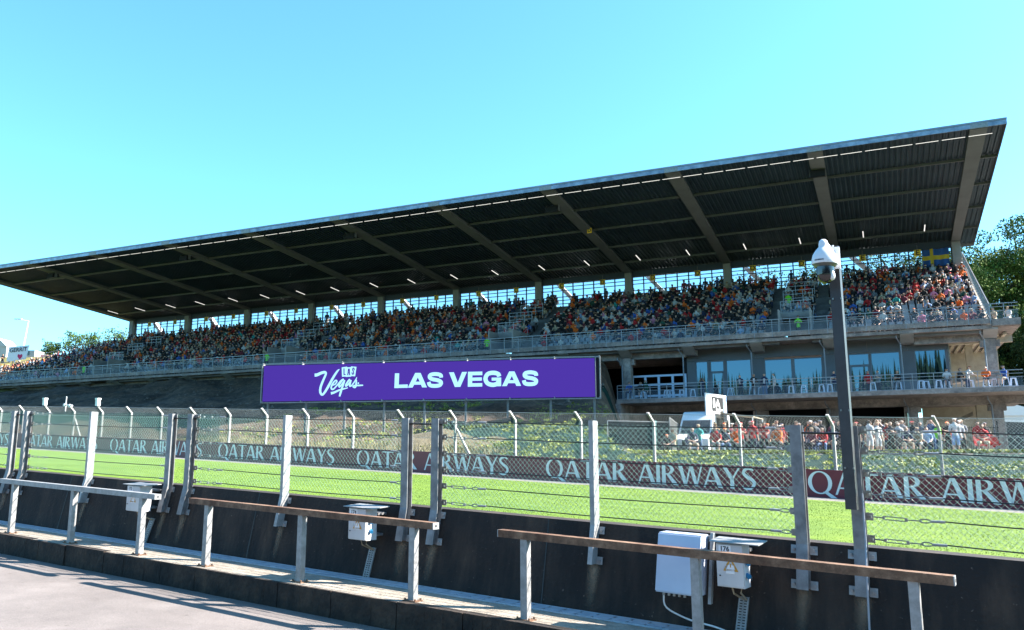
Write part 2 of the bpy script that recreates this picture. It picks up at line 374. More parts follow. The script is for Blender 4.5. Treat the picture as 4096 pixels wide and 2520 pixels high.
_t = node(_n, 'ShaderNodeTexCoord'); _m = node(_n, 'ShaderNodeMapping'); _m.inputs['Scale'].default_value = (9, 9, 1.2); _q = node(_n, 'ShaderNodeTexNoise', Scale=1.0, Detail=6.0)
_r2 = node(_n, 'ShaderNodeValToRGB'); _r2.color_ramp.elements[0].position = .25; _r2.color_ramp.elements[1].position = .75; _r2.color_ramp.elements[0].color = (.4, .4, .4, 1)
_n.links.new(_t.outputs['Object'], _m.inputs[0]); _n.links.new(_m.outputs[0], _q.inputs['Vector']); _n.links.new(_q.outputs['Fac'], _r2.inputs[0]); _n.links.new(_r2.outputs[0], _n.nodes['Mix Shader'].inputs[0])
b = MB(G); s_ = -59.2
while s_ < 3:
    b.poly([(s_, 8.4555, -1.8), (s_+.012, 8.4555, -1.8), (s_+.012, 8.6575, -.853), (s_, 8.6575, -.853)]); s_ += 4.93
b.build('joint', black, w)
# pale run-off streaks washed into the concrete below each post foot, fading out at their edges
FPOSTS = [-16.88, -16.42, -14.22, -12.0, -11.5, -9.31, -7.07, -6.578, -4.336, -2.08, -1.55, .6]
def wt_(z): return 8.457+.2137*(z+1.8)
b = MB(G); fade = []
for k, s in enumerate(FPOSTS):
    z1 = -1.285; z2 = -1.77+.08*rn.random(); wd = .075+.03*rn.random(); lean = -.02-.03*rn.random(); nx, nz = 6, 8; b0 = len(b.v)
    for j in range(nz+1):
        f = j/nz; z = z1+(z2-z1)*f
        for i in range(nx+1):
            u = i/nx*2-1; b.v.append(G(s+u*wd*(1-.25*f)+lean*f, wt_(z)-.002, z)); fade.append(max(0, 1-u*u)**1.5*(1-f)**.7*min(1, f*8+.35))
    for j in range(nz):
        for i in range(nx): q = b0+j*(nx+1)+i; b.f.append([q, q+1, q+nx+2, q+nx+1]); b.m.append(0)
st_o = b.build('stain', stain, w); ca_ = st_o.data.color_attributes.new('fade', 'FLOAT_COLOR', 'POINT')
for i, f in enumerate(fade): ca_.data[i].color = (f, f, f, 1)
_va = node(_n, 'ShaderNodeVertexColor'); _va.layer_name = 'fade'; _mm = node(_n, 'ShaderNodeMath', operation='MULTIPLY')
_n.links.new(_va.outputs[0], _mm.inputs[0]); _n.links.new(_r2.outputs[0], _mm.inputs[1]); _n.links.new(_mm.outputs[0], _n.nodes['Mix Shader'].inputs[0])
# walkway slab with kerb made of blocks
w = thing('kerb', 'dark concrete kerb blocks with a pale sunlit walkway on top', 'kerb', G(-8, 7.8, -2.1))
b = MB(G)
for i in range(150):
    s0 = -60+.43*i; b.poly([(s0, 7.53, -1.797), (s0+.43, 7.53, -1.797), (s0+.43, 8.47, -1.797), (s0, 8.47, -1.797)])
b.build('walkway_top', walk_c, w)
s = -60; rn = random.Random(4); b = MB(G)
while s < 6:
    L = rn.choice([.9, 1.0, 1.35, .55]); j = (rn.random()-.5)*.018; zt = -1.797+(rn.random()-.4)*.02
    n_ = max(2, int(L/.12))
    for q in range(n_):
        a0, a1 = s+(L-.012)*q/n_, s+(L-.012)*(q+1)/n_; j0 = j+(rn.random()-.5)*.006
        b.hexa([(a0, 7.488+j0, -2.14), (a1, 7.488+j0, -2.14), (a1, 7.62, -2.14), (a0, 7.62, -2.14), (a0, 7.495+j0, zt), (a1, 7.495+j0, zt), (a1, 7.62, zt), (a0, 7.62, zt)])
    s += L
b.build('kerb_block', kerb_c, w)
b = MB(G)
for i in range(330): b.box(-60+.2*i, -60+.2*i+.17, 8.21, 8.30, -1.79, -1.783); b.box(-60+.2*i, -60+.2*i+.17, 8.34, 8.44, -1.79, -1.783)
b.lbox(-60, 6, 8.20, 8.215, -1.795, -1.78); b.lbox(-60, 6, 8.44, 8.455, -1.795, -1.78); b.lbox(-60, 6, 8.30, 8.34, -1.795, -1.781)
b.build('gutter_grating', gutter_c, w)

# ------------------------------------------------------------------ hand rails along the kerb
def hand_rail(label, sa, sb, posts, m, hole):
    t = 7.674; ztop = -.915
    h = thing('hand_rail', label, 'hand rail', G((sa+sb)/2, t, -1.8), group='steel rails on the kerb')
    b = MB(G); b.lbox(sa+.006, sb-.006, t-.055, t+.055, ztop-.075, ztop, 8); bm = b.build('beam', m, h)
    MB(G).box(sb-.006, sb+.004, t-.054, t+.054, ztop-.074, ztop-.001).build('end_plate', galv, bm); MB(G).box(sa-.004, sa+.006, t-.054, t+.054, ztop-.074, ztop-.001).build('end_plate', galv, bm)
    b = MB(G); b.box(sb+.004, sb+.006, t-.012, t+.012, ztop-.05, ztop-.025); b.build('drain_hole', black, bm)
    for s in posts:
        b = MB(G); b.box(s-.04, s+.04, t-.04, t+.04, -1.79, ztop-.075); p = b.build('post', galv_p, h)
        b = MB(G); b.box(s-.09, s+.09, t-.07, t+.07, -1.797, -1.785)
        for a in (-.07, .07):
            for c in (-.05, .05): b.lathe((s+a, t+c, -1.785), [(.012, 0), (.012, .02), (0, .02)], 6)
        b.build('base_plate', rust, p)
hand_rail('grey galvanised rail on three posts, farthest left along the kerb', -15.27, -10.92, (-14.825, -13.04, -11.263), galv_p, 1)
hand_rail('rusty brown rail on three posts in front of box 174', -10.155, -5.867, (-9.779, -7.97, -6.177), rust, 1)
hand_rail('rusty brown rail crossing in front of box 176, nearest the camera', -5.0, -.70, (-4.687, -2.837, -1.001), rust, 0)
hand_rail('grey rail cut by the left edge of the picture', -20.3, -15.9, (-19.8, -18.0, -16.3), galv_d, 1)

# ------------------------------------------------------------------ chain link
def chain(fr, s0, s1, z0, z1, p, r, rows_fn=None, amp=.004):
    """zigzag wires, returned as (V, F)"""
    nw = int((s1-s0)/(p/2)); nr = int((z1-z0)/(p/2))
    VV = []; FF = []; off = 0
    j = np.arange(nr+1); z = z0+(z1-z0)*j/nr
    for i in range(nw):
        s = s0+i*p/2+((j+i) % 2)*p/2
        t = np.where((j % 2) == 0, amp, -amp)
        P = np.array([fr(a, b_, c) for a, b_, c in zip(s, t, z)])
        d = P[1:]-P[:-1]; d /= np.linalg.norm(d, axis=1)[:, None]
        up = np.array([0.3, -0.95, 0.05]); a1 = np.cross(d, up); a1 /= np.linalg.norm(a1, axis=1)[:, None]; a2 = np.cross(d, a1)
        for k in range(3):
            pass
        ring = [a1*math.cos(q)+a2*math.sin(q) for q in (0, 2.094, 4.189)]
        A = np.stack([P[:-1]+g*r for g in ring], 1); B = np.stack([P[1:]+g*r for g in ring], 1)
        V = np.concatenate([A, B], 1).reshape(-1, 3); m = len(d); o = off+6*np.arange(m)[:, None]
        F = np.concatenate([o+np.array([[0, 1, 4, 3]]), o+np.array([[1, 2, 5, 4]]), o+np.array([[2, 0, 3, 5]])], 0)
        VV.append(V); FF.append(F); off += len(V)
    return np.concatenate(VV), np.concatenate(FF)

# ------------------------------------------------------------------ near cable fence
ZW = [.246, .046, -.164, -.361, -.568, -.774]
fence = thing('cable_fence', 'galvanised debris fence with steel cables and wire mesh on top of the dark wall', 'fence', G(-8, 8.6, -.85))
def ipost(s, h=.06):
    b = MB(G)
    def seg(z0, z1, o0, o1):
        for x0, x1, y0, y1 in ((-.056, .056, -.10, -.092), (-.056, .056, -.008, 0), (-.004, .004, -.092, -.008)):
            b.hexa([(s+x0, o0+y0, z0), (s+x1, o0+y0, z0), (s+x1, o0+y1, z0), (s+x0, o0+y1, z0), (s+x0, o1+y0, z1), (s+x1, o1+y0, z1), (s+x1, o1+y1, z1), (s+x0, o1+y1, z1)])
    seg(-1.285, -.87, wt_(-1.285), 8.657); seg(-.87, .278, 8.657, 8.657)
    return b
def mpost(s):
    b = MB(G)
    for x0, x1, y0, y1 in ((-.028, .028, -.125, -.117), (.020, .028, -.117, -.008), (-.028, .028, -.008, 0)):
        for z0, z1, o0, o1 in ((-1.285, -.87, wt_(-1.285), 8.657), (-.87, .286, 8.657, 8.657)):
            b.hexa([(s+x0, o0+y0, z0), (s+x1, o0+y0, z0), (s+x1, o0+y1, z0), (s+x0, o0+y1, z0), (s+x0, o1+y0, z1), (s+x1, o1+y0, z1), (s+x1, o1+y1, z1), (s+x0, o1+y1, z1)])
    return b
MID = (-14.22, -9.31, -4.336)
for s in FPOSTS:
    mid = s in MID
    p = (mpost(s) if mid else ipost(s)).build('post', galv_d if not mid else galv, fence)
    for z in (-.93, -1.25):
        for sg in ((1,) if s < -2.2 else (1, -1)):
            b = MB(G); x0 = (.028 if mid else .056); t0 = wt_(z)
            xa, xb_ = (s+x0, s+x0+.07) if sg > 0 else (s-x0-.07, s-x0)
            b.hexa([(xa, wt_(z-.04)-.012, z-.04), (xb_, wt_(z-.04)-.012, z-.04), (xb_, wt_(z-.04)-.002, z-.04), (xa, wt_(z-.04)-.002, z-.04),
                    (xa, wt_(z+.04)-.012, z+.04), (xb_, wt_(z+.04)-.012, z+.04), (xb_, wt_(z+.04)-.002, z+.04), (xa, wt_(z+.04)-.002, z+.04)])
            xc = (xa+xb_)/2+.006*sg; b.box(xc-.011, xc+.011, t0-.032, t0-.012, z-.011, z+.011)
            b.build('foot_bracket', galv, p)
spans = [(-21.4, -16.94), (-16.36, -12.06), (-11.44, -7.13), (-6.52, -2.14), (-1.49, .55)]
TC = 8.665
for (a, c) in spans:
    V, F = chain(lambda s, t, z: G(s, 8.69+t, z), a, c, -.80, .25, .062, .00155)
    o = obj('wire_mesh', np_mesh('wire_mesh', V, F, mesh_g, origin=fence.location), fence)
    for z in ZW:
        first = a > -21; last = c < .3
        sa = a+(.66 if first else 0); sb = c-(.26 if last else 0)
        b = MB(G); n_ = 8
        b.tube([(sa+(sb-sa)*i/n_, TC, z-.012*math.sin(math.pi*i/n_)) for i in range(n_+1)], .0065, 6)
        cb = b.build('cable', cable_m, fence)
        if first:   # turnbuckle, eye and ferrule at the right post of a pair
            b = MB(G); b.box(a-.01, a+.06, TC-.006, TC+.006, z-.035, z+.035); b.lathe((a+.035, TC-.02, z), [(.016, -.012), (.016, .012), (0, .012)], 8)
            b.tube([(a+.04, TC, z), (a+.15, TC, z-.004)], .007); b.box(a+.14, a+.16, TC-.014, TC+.014, z-.017, z+.013)
            b.tube([(a+.155, TC, z+.010), (a+.34, TC, z+.006)], .005); b.tube([(a+.155, TC, z-.018), (a+.34, TC, z-.022)], .005)
            b.box(a+.33, a+.355, TC-.014, TC+.014, z-.024, z+.008); b.tube([(a+.35, TC, z-.008), (a+.47, TC, z-.008)], .006)
            e_ = [(a+.50+.05*math.cos(q), TC, z-.006+.017*math.sin(q)) for q in [k*math.pi/5 for k in range(11)]]
            b.tube(e_, .006, 6); b.build('turnbuckle', fit_m, cb)
            b = MB(G); b.tube([(a+.55, TC, z-.006), (a+.665, TC, z-.003)], .013, 8); b.build('ferrule', galv, cb)
        if last:
            b = MB(G); b.box(c-.06, c+.01, TC-.006, TC+.006, z-.032, z+.032)
            e_ = [(c-.11+.05*math.cos(q), TC, z+.017*math.sin(q)) for q in [k*math.pi/5 for k in range(11)]]
            b.tube(e_, .006, 6); b.build('eye', fit_m, cb)
            b = MB(G); b.tube([(c-.26, TC, z), (c-.16, TC, z)], .013, 8); b.build('ferrule', galv, cb)
for k in range(5):                          # tie rods between the twin posts
    a = spans[k][1]+.0; c = spans[k+1][0] if k < 4 else None
    if c is None: continue
    MB(G).tube([(a, TC-.03, .205), (c, TC-.03, .205)], .011, 8).build('tie_rod', cable_m, fence)

# ------------------------------------------------------------------ pole with dome camera
pole = thing('camera_pole', 'tall dark steel channel pole rising beside the fence post, carrying the white dome camera', 'pole', G(-1.57, 8.45, -.5))
b = MB(G)
for x0, x1, y0, y1 in ((-.055, .045, 8.40, 8.408), (-.055, -.047, 8.408, 8.50), (.037, .045, 8.408, 8.50)):
    b.box(-1.57+x0, -1.57+x1, y0, y1, -.50, 2.03)
b.build('mast', mat('mast_steel', (.045, .043, .046), (.07, .067, .07), 5, .5, .3), pole)
b = MB(G)
for z in (.42, -.12, 1.5):
    for x in (-.03, .045): b.lathe((-1.57+x, 8.395, z), [(.009, -.009), (.009, .009), (0, .009)], 8)
b.build('bolt', fit_m, pole)
c_m = mat('pale_conduit', (.34, .38, .44), None, rough=.5)
MB(G).tube([(-1.485, 8.49, -.35), (-1.485, 8.49, -.8), (-1.487, 8.44, -1.0), (-1.49, 8.42, -1.3), (-1.495, 8.38, -1.79)], .010, 8).build('conduit', c_m, pole)
cz = 1.815; cs, ct = -1.625, 8.24
dome = thing('security_camera', 'white dome camera with smoked globe mounted at the top of the tall pole', 'camera', G(cs, ct, cz))
b = MB(G); b.lathe((cs, ct, cz), [(.118, 0), (.122, .01), (.118, .05), (.105, .095), (.083, .13), (.062, .155), (.045, .175), (.045, .20), (.038, .232), (.022, .248), (0, .252)], 28)
hs = b.build('housing', cam_w, dome, smooth=True)
MB(G).lathe((cs, ct, cz), [(.116, .001), (.10, -.02), (.08, -.028)], 24).build('lower_ring', mat('dome_ring', (.12, .13, .13), None, rough=.4), dome, smooth=True)
MB(G).lathe((cs, ct, cz), [(.082, -.02), (.082, -.10), (.078, -.13), (.062, -.16), (.036, -.182), (0, -.19)], 24).build('globe', cam_d, dome, smooth=True)
MB(G).lathe((cs+.055, ct-.015, cz-.11), [(0, .05), (.025, .04), (.036, .01), (.036, -.02), (.026, -.045), (0, -.055)], 14).build('lens_cover', cam_w, dome, smooth=True)
put_text('maker_mark', 'HIKVISION', .020, mat('mark_grey', (.15, .15, .2), None), lambda u, v, w_: G(cs+.1215*math.sin(u/.12-.25), ct-.1215*math.cos(u/.12-.25)-.001+v*.12, cz+.028+v), hs, bold=.001, ext=.0005)
b = MB(G); b.tube([(cs, ct, cz+.20), (cs+.03, ct+.08, cz+.17), (cs+.05, ct+.15, cz+.13)], [.042, .03, .03], 10); b.box(-1.575, -1.56, 8.385, 8.40, cz-.03, cz+.22); b.box(-1.63, -1.51, 8.386, 8.399, cz-.02, cz+.20)
b.build('wall_arm', cam_w, dome)

# ------------------------------------------------------------------ boxes on the wall
def ebox(num, s0, s1, zt, zb, t0, label, cabpos):
    o = thing('electrical_box', label, 'electrical box', G((s0+s1)/2, t0+.1, zb), group='numbered electrical boxes on the dark wall')
    t1 = t0+.21
    MB(G).box(s0, s1, t0+.012, t1, zb, zt).build('body', boxp, o)
    d = MB(G).box(s0+.006, s1-.006, t0, t0+.012, zb+.01, zt-.008).build('door', boxp, o)
    MB(G).lathe((s0+.035, t0-.004, zb+.1), [(.008, 0), (.008, .01), (0, .01)], 8).build('lock', black, d)
    b = MB(G); b.hexa([(s0-.05, t0-.05, zt+.012), (s1+.17, t0-.05, zt+.012), (s1+.17, t1+.05, zt+.03), (s0-.05, t1+.05, zt+.03), (s0-.05, t0-.05, zt+.02), (s1+.17, t0-.05, zt+.02), (s1+.17, t1+.05, zt+.04), (s0-.05, t1+.05, zt+.04)])
    b.build('rain_cover', galv, o)
    b = MB(G); b.box(s0+.03, s1-.03, t1, wt_(zb+.05)-.002, zb+.04, zb+.07); b.box(s0+.03, s1-.03, t1, wt_(zt-.06)-.002, zt-.09, zt-.06); b.build('mount', galv_d, o)
    MB(G).box(s0+.03, s0+.15, t0-.003, t0, zt-.085, zt-.015).build('number_plate', paper, d)
    fr = lambda u, v, w_: G(s0+.09+u, t0-.004-w_, zt-.05+v)
    put_text('number', num, .062, black, fr, d, bold=.002, ext=.0006)
    cx, cz_ = (s0+s1)/2+.01, zt-.19
    b = MB(G); P = [(cx-.075, cz_-.065), (cx+.075, cz_-.065), (cx, cz_+.07)]; Q = [(cx-.045, cz_-.048), (cx+.045, cz_-.048), (cx, cz_+.035)]
    for k in range(3):
        k2 = (k+1) % 3; b.poly([(P[k][0], t0-.003, P[k][1]), (P[k2][0], t0-.003, P[k2][1]), (Q[k2][0], t0-.003, Q[k2][1]), (Q[k][0], t0-.003, Q[k][1])])
    b.box(cx-.006, cx+.004, t0-.004, t0-.003, cz_-.03, cz_+.005)
    b.build('warning_triangle', yellow, d)
    MB(G).box(cx-.05, cx+.035, t0-.003, t0, zb+.13, zb+.21).build('notice', paper, d)
    for dz in (.12, .24):
        MB(G).tube([(s1, t0+.09, zb+dz), (s1+.035, t0+.075, zb+dz-.012)], [.026, .024], 10).build('socket', plug, o)
    b = MB(G); cx2 = (s0+s1)/2+.03
    b.tube([(cx2-.05, t0+.1, zb+.002), (cx2-.04, t0+.12, zb-.07), (cabpos, wt_(zb-.14)-.03, zb-.145)], .009); b.tube([(cx2+.05, t0+.1, zb+.002), (cx2+.03, t0+.12, zb-.06), (cabpos+.03, wt_(zb-.14)-.03, zb-.145)], .009)
    b.build('cable', mat('beige_cable', (.45, .36, .24), None, rough=.6), o)
    # perforated cable tray running down to the walkway
    tr = thing('cable_tray', 'perforated steel cable tray below box ' + num + ' leaning down the wall', 'cable tray', G(cabpos, 8.45, -1.79), group='cable trays under the boxes')
    b = MB(G); z1, z0 = zb-.12, -1.785; sh = (z1-z0)*(.19 if num == '173' else .10)
    def tp(a, z, off):
        f = (z1-z)/(z1-z0); return (cabpos+a-sh*f, wt_(z)-off, z)
    def strip(a0, a1, za, zb_, off=.028):
        b.poly([tp(a0, za, off), tp(a1, za, off), tp(a1, zb_, off), tp(a0, zb_, off)])
    n_ = 7
    strip(-.05, -.035, z0, z1); strip(.035, .05, z0, z1); strip(-.008, .008, z0, z1)
    for q in range(n_*2+1):
        za = z0+(z1-z0)*q/(n_*2); strip(-.035, .035, max(z0, za-.008), min(z1, za+.008))
    for a in (-.05, .05): b.poly([tp(a, z0, .028), tp(a, z0, .004), tp(a, z1, .004), tp(a, z1, .028)])
    b.build('tray_plate', galv, tr)
ebox('174', -7.684, -7.385, -.899, -1.292, 8.2, 'grey electrical box marked 174 behind the middle rusty rail', -7.54)
ebox('176', -2.822, -2.555, -.897, -1.305, 8.2, 'grey electrical box marked 176 beside the large tilted cabinet', -2.66)
ebox('173', -12.47, -12.13, -.883, -1.278, 8.2, 'grey electrical box marked 173 behind the grey galvanised rail', -12.22)
cab = thing('wall_cabinet', 'large plain blue grey cabinet tilted flat against the wall', 'cabinet', G(-3.2, 8.3, -1.43))
def cabf(x, y, z): return G(x, 8.25+.24*(z+.84)+y, z)      # tilted frame
MB(cabf).box(-3.435, -2.985, .02, .22, -1.42, -.85).build('body', cabp, cab)
cd = MB(cabf).box(-3.435, -2.985, 0, .018, -1.405, -.862).build('door', cabp, cab)
MB(cabf).lathe((-3.06, -.004, -1.0), [(.014, 0), (.014, .006), (0, .006)], 10).build('lock', black, cd)
b = MB(cabf); b.box(-2.95, -2.92, .18, .24, -1.50, -.83); b.box(-3.42, -2.92, .22, .245, -.90, -.86); b.build('mounting_rail', galv, cab)
b = MB(cabf)
for k in range(5): b.lathe((-3.38+.055*k, .10, -1.455), [(.014, 0), (.014, .035)], 8)
b.build('cable_gland', mat('gland_grey', (.5, .5, .48), None), cab)
MB(G).tube(spl([(-3.38, 8.2, -1.46), (-3.36, 8.22, -1.58), (-3.15, 8.30, -1.68), (-2.9, 8.34, -1.72), (-2.7, 8.36, -1.78)], 5), .009).build('cable', white_p, cab)

# ------------------------------------------------------------------ advertising boards
HX = 1.22
def glyph(ch, mb, x, h, fr, m=0):
    """flared capitals in a unit cap-height box; returns advance"""
    def st(x0, y0, w0, x1, y1, w1):
        b0 = len(mb.v)
        w0 *= 1.12; w1 *= 1.12
        for px, py in ((x0-w0/2, y0), (x0+w0/2, y0), (x1+w1/2, y1), (x1-w1/2, y1)): mb.v.append(fr(x+px*h*HX, py*h, .01))
        mb.f.append([b0, b0+1, b0+2, b0+3]); mb.m.append(m)
    def bar(x0, x1, y0, y1): 
        b0 = len(mb.v)
        for px, py in ((x0, y0), (x1, y0), (x1, y1), (x0, y1)): mb.v.append(fr(x+px*h*HX, py*h, .011))
        mb.f.append([b0, b0+1, b0+2, b0+3]); mb.m.append(m)
    def ring(cx, cy, rx, ry, ix, iy, a0=0, a1=360, n=28):
        b0 = len(mb.v)
        for k in range(n+1):
            a = math.radians(a0+(a1-a0)*k/n); c, s_ = math.cos(a), math.sin(a)
            mb.v.append(fr(x+(cx+rx*c)*h*HX, (cy+ry*s_)*h, .01)); mb.v.append(fr(x+(cx+ix*c)*h*HX, (cy+iy*s_)*h, .01))
        for k in range(n): mb.f.append([b0+2*k, b0+2*k+2, b0+2*k+3, b0+2*k+1]); mb.m.append(m)
    if ch == 'Q': ring(.44, .5, .43, .51, .29, .455); st(.62, .10, .16, .92, -.16, .20); return .94
    if ch == 'A': st(.05, 0, .07, .36, 1, .07); st(.70, 0, .17, .39, 1, .13); bar(.17, .58, .27, .33); return .80
    if ch == 'T': st(.34, 0, .15, .34, .95, .13); bar(-.02, .70, .915, 1.0); return .68
    if ch == 'R':
        st(.10, 0, .15, .10, 1, .13); ring(.20, .745, .34, .255, .19, .195, -90, 90, 14); bar(.10, .2, .94, 1.0); bar(.1, .2, .49, .55)
        st(.62, 0, .20, .26, .54, .13); return .72
    if ch == 'I': st(.1, 0, .15, .1, 1, .13); return .24
    if ch == 'W': st(.30, 0, .12, .07, 1, .15); st(.30, 0, .06, .52, 1, .06); st(.75, 0, .12, .52, 1, .15); st(.75, 0, .06, .98, 1, .06); return 1.02
    if ch == 'Y': st(.36, .42, .13, .07, 1, .15); st(.36, .42, .08, .66, 1, .06); st(.36, 0, .15, .36, .46, .13); return .70
    if ch == 'S':
        P = spl([(.50, .88), (.36, .965), (.17, .90), (.12, .73), (.28, .56), (.46, .42), (.51, .24), (.38, .06), (.18, .035), (.04, .13)], 5)
        W_ = [(.07+.085*math.sin(math.pi*k/(len(P)-1)))*h for k in range(len(P))]
        ribbon(mb, [(x+p[0]*h*HX, p[1]*h) for p in P], W_, fr, .01, m); return .60
    return .34
TB = 27.845
starts = [-63.1, -53.43, -44.24, -35.02, -25.71, -16.08, -6.47, 3.2]
names_b = ['farthest of the maroon boards, at the left edge of the picture', 'maroon lettered board behind the twin posts at far left', 'maroon lettered board behind the leftmost single fence post',
           'maroon lettered board left of the sunlit fence post beside box 174', 'maroon lettered board behind the twin posts right of box 174', 'maroon lettered board behind the middle sunlit post, left of the white camera pole', 'maroon lettered board behind the camera pole, nearest the camera', '']
for k, s0 in enumerate(starts[:7]):
    a, c = s0-.75, starts[k+1]-.75
    o = thing('advertising_board', names_b[k], 'advertising board', G((a+c)/2, TB, -1.38), group='maroon boards along the verge')
    MB(G).lbox(a+.01, c-.01, TB, TB+.08, -1.375, -.481, 6).build('panel', maroon, o)
    b = MB(G); fr = lambda u, v, w_, s0=s0: G(s0+u, TB-w_, -1.235+v)
    x = 0; h = .70; total = 7.98
    adv = {'Q': .94, 'A': .80, 'T': .68, 'R': .72, 'I': .24, 'W': 1.02, 'Y': .70, 'S': .60, ' ': .42}
    txt = 'QATAR AIRWAYS'; base_w = sum(adv[c_] for c_ in txt)*h*HX; k_ = (total-base_w)/(len(txt)-1)
    for c_ in txt:
        if c_ != ' ': glyph(c_, b, x, h, fr)
        x += adv[c_]*h*HX + k_
    b.build('lettering', boardtxt, o)
    b = MB(G)
    for q in range(5): b.box(a+.2+q*2.2, a+.26+q*2.2, TB+.08, TB+.5, -1.37, -1.33); b.box(a+.2+q*2.2, a+.26+q*2.2, TB+.08, TB+.12, -1.37, -.55)
    b.build('support', galv_d, o)

# ------------------------------------------------------------------ back fence with bent posts
bf = thing('chain_link_fence', 'tall chain link fence with bent white posts behind the maroon boards', 'fence', G(-28, 28.85, -1.35))
BP = [-79, -76, -73, -70, -67, -64.2, -61.3, -58.35, -55.59, -52.56, -49.78, -46.84, -44.0, -41.18, -38.33, -35.51, -32.74, -29.85, -26.91, -23.95, -21.08, -18.08, -15.08, -12.07, -8.885, -5.794, -2.696, .4, 3.4]
for i, s in enumerate(BP):
    b = MB(G); q = .042
    b.box(s-q, s+q, 28.80, 28.90, -1.34, .93)
    b.hexa([(s-q, 28.80, .93), (s+q, 28.80, .93), (s+q, 28.90, .93), (s-q, 28.90, .93), (s-q-.10, 28.52, 1.26), (s+q-.10, 28.52, 1.26), (s+q-.10, 28.60, 1.30), (s-q-.10, 28.60, 1.30)])
    p = b.build('post', white_post, bf)
    if s in (-52.56, -23.95-0): pass
    if i in (10, 20):
        MB(G).hexa([(s+.05, 28.86, .55), (s+.05, 28.94, .55), (s+.05, 28.94, .45), (s+.05, 28.86, .45), (s+1.25, 28.86, -1.3), (s+1.25, 28.94, -1.3), (s+1.15, 28.94, -1.34), (s+1.15, 28.86, -1.34)]).build('brace', white_post, p)
def bfr(s, t, z):
    if z <= .93: return G(s, 28.78+t, z)
    f = (z-.93)/.33; return G(s-.10*f, 28.78-.26*f+t, z)
V, F = chain(bfr, -66, 3.2, -1.3, 1.22, .10, .0020, amp=.006)
obj('wire_mesh', np_mesh('wire_mesh', V, F, mesh_w, origin=bf.location), bf)
b = MB(G)
for z in (-1.1, -.5, .1, .7): b.tube([(s, 28.76, z) for s in range(-80, 5, 2)], .006, 4)
b.tube([bfr(s, 0, 1.22) for s in range(-80, 5, 2)] if False else [(s-.09, 28.53, 1.22) for s in range(-80, 5, 2)], .008, 4)
b.build('tension_wire', mesh_w, bf)
net = MB(G); net_m = glass_mat('teal_screen_net', (.025, .15, .13), .5); net_m.node_tree.nodes['Principled BSDF'].inputs['Roughness'].default_value = .9
for i in range(24):
    a = -82+1.9*i; c = a+1.9
    net.poly([(a, 28.93, -1.3), (c, 28.93, -1.3), (c, 28.93, .93-.05*math.sin(a)), (a, 28.93, .93-.05*math.sin(a-1.9))])
net.build('screen_net', net_m, bf)
for s, lab in ((-52.56, 'white sensor box on top of the bent post farthest left'), (-46.84, 'white sensor box on the bent post next to the leftmost single cable fence post')):
    o = thing('sensor_box', lab, 'sensor box', G(s-.1, 28.55, 1.28))
    b = MB(G); b.box(s-.22, s+.02, 28.46, 28.64, 1.30, 1.66); b.build('case', white_p, o)
    MB(G).box(s-.24, s+.04, 28.44, 28.66, 1.66, 1.76).build('cap', white_p, o)
o = thing('weather_station', 'small white antenna and sensor cluster between the two sensor boxes', 'antenna', G(-49.9, 28.55, 1.25))
b = MB(G); b.tube([(-50.2, 28.5, .95), (-50.2, 28.5, 1.85)], .03, 6); b.build('mast', white_p, o)
b = MB(G); b.tube([(-50.4, 28.5, 1.35), (-49.5, 28.5, 1.30)], .05, 6); b.lathe((-50.3, 28.5, 1.3), [(0, -.08), (.1, -.05), (.12, 0), (.1, .1), (0, .14)], 8); b.lathe((-49.75, 28.5, 1.25), [(0, -.1), (.1, -.05), (.1, .1), (0, .14)], 8)
b.build('sensor', white_p, o)

# ================================================================== GRANDSTAND (frame S: x along it, y away, z up)
X_R, X_L = 7.33, -112
def zb_(y): return 20.15-.0813*(y-55.5)              # underside of the roof beams
GS = thing('grandstand', 'long roofed concrete grandstand packed with spectators', 'grandstand', S(-40, 66, 9.5))
COLX = [6.6-9.5*k for k in range(11)]
XE = COLX[-1]-.75
# roof
MB(S).lbox(XE, 8.08, 55.52, 79.0, 0, 0, 1) if False else None
b = MB(S)
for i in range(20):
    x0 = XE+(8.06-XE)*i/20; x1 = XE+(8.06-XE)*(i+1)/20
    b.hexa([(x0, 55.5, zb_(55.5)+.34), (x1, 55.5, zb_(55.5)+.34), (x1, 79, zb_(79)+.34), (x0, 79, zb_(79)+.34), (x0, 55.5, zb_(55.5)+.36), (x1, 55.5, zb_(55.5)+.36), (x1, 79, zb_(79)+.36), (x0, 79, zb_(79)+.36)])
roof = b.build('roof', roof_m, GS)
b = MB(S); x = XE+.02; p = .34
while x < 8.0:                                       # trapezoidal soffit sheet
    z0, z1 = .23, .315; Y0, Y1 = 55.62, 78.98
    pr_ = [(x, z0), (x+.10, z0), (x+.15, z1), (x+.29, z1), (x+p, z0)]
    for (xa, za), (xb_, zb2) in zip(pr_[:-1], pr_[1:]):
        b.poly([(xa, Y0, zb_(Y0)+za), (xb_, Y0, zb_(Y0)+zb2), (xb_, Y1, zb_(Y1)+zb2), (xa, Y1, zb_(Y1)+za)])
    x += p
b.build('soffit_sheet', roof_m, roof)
rn = random.Random(21); x = XE; b = MB(S)
while x < 8.07:                                      # zinc fascia in sheets
    w_ = min(2.4, 8.08-x); j = rn.random()*.01
    b.box(x+.004, x+w_-.004, 55.44-j, 55.50, 20.12, 20.40); x += w_
b.build('fascia', fascia_m, roof)
b = MB(S); b.lbox(XE, 8.09, 55.40, 55.52, 20.405, 20.52, 10); b.hexa([(8.06, 55.5, zb_(55.5)), (8.09, 55.5, zb_(55.5)), (8.09, 79, zb_(79)), (8.06, 79, zb_(79)), (8.06, 55.5, 20.52), (8.09, 55.5, 20.52), (8.09, 79, zb_(79)+.38), (8.06, 79, zb_(79)+.38)])
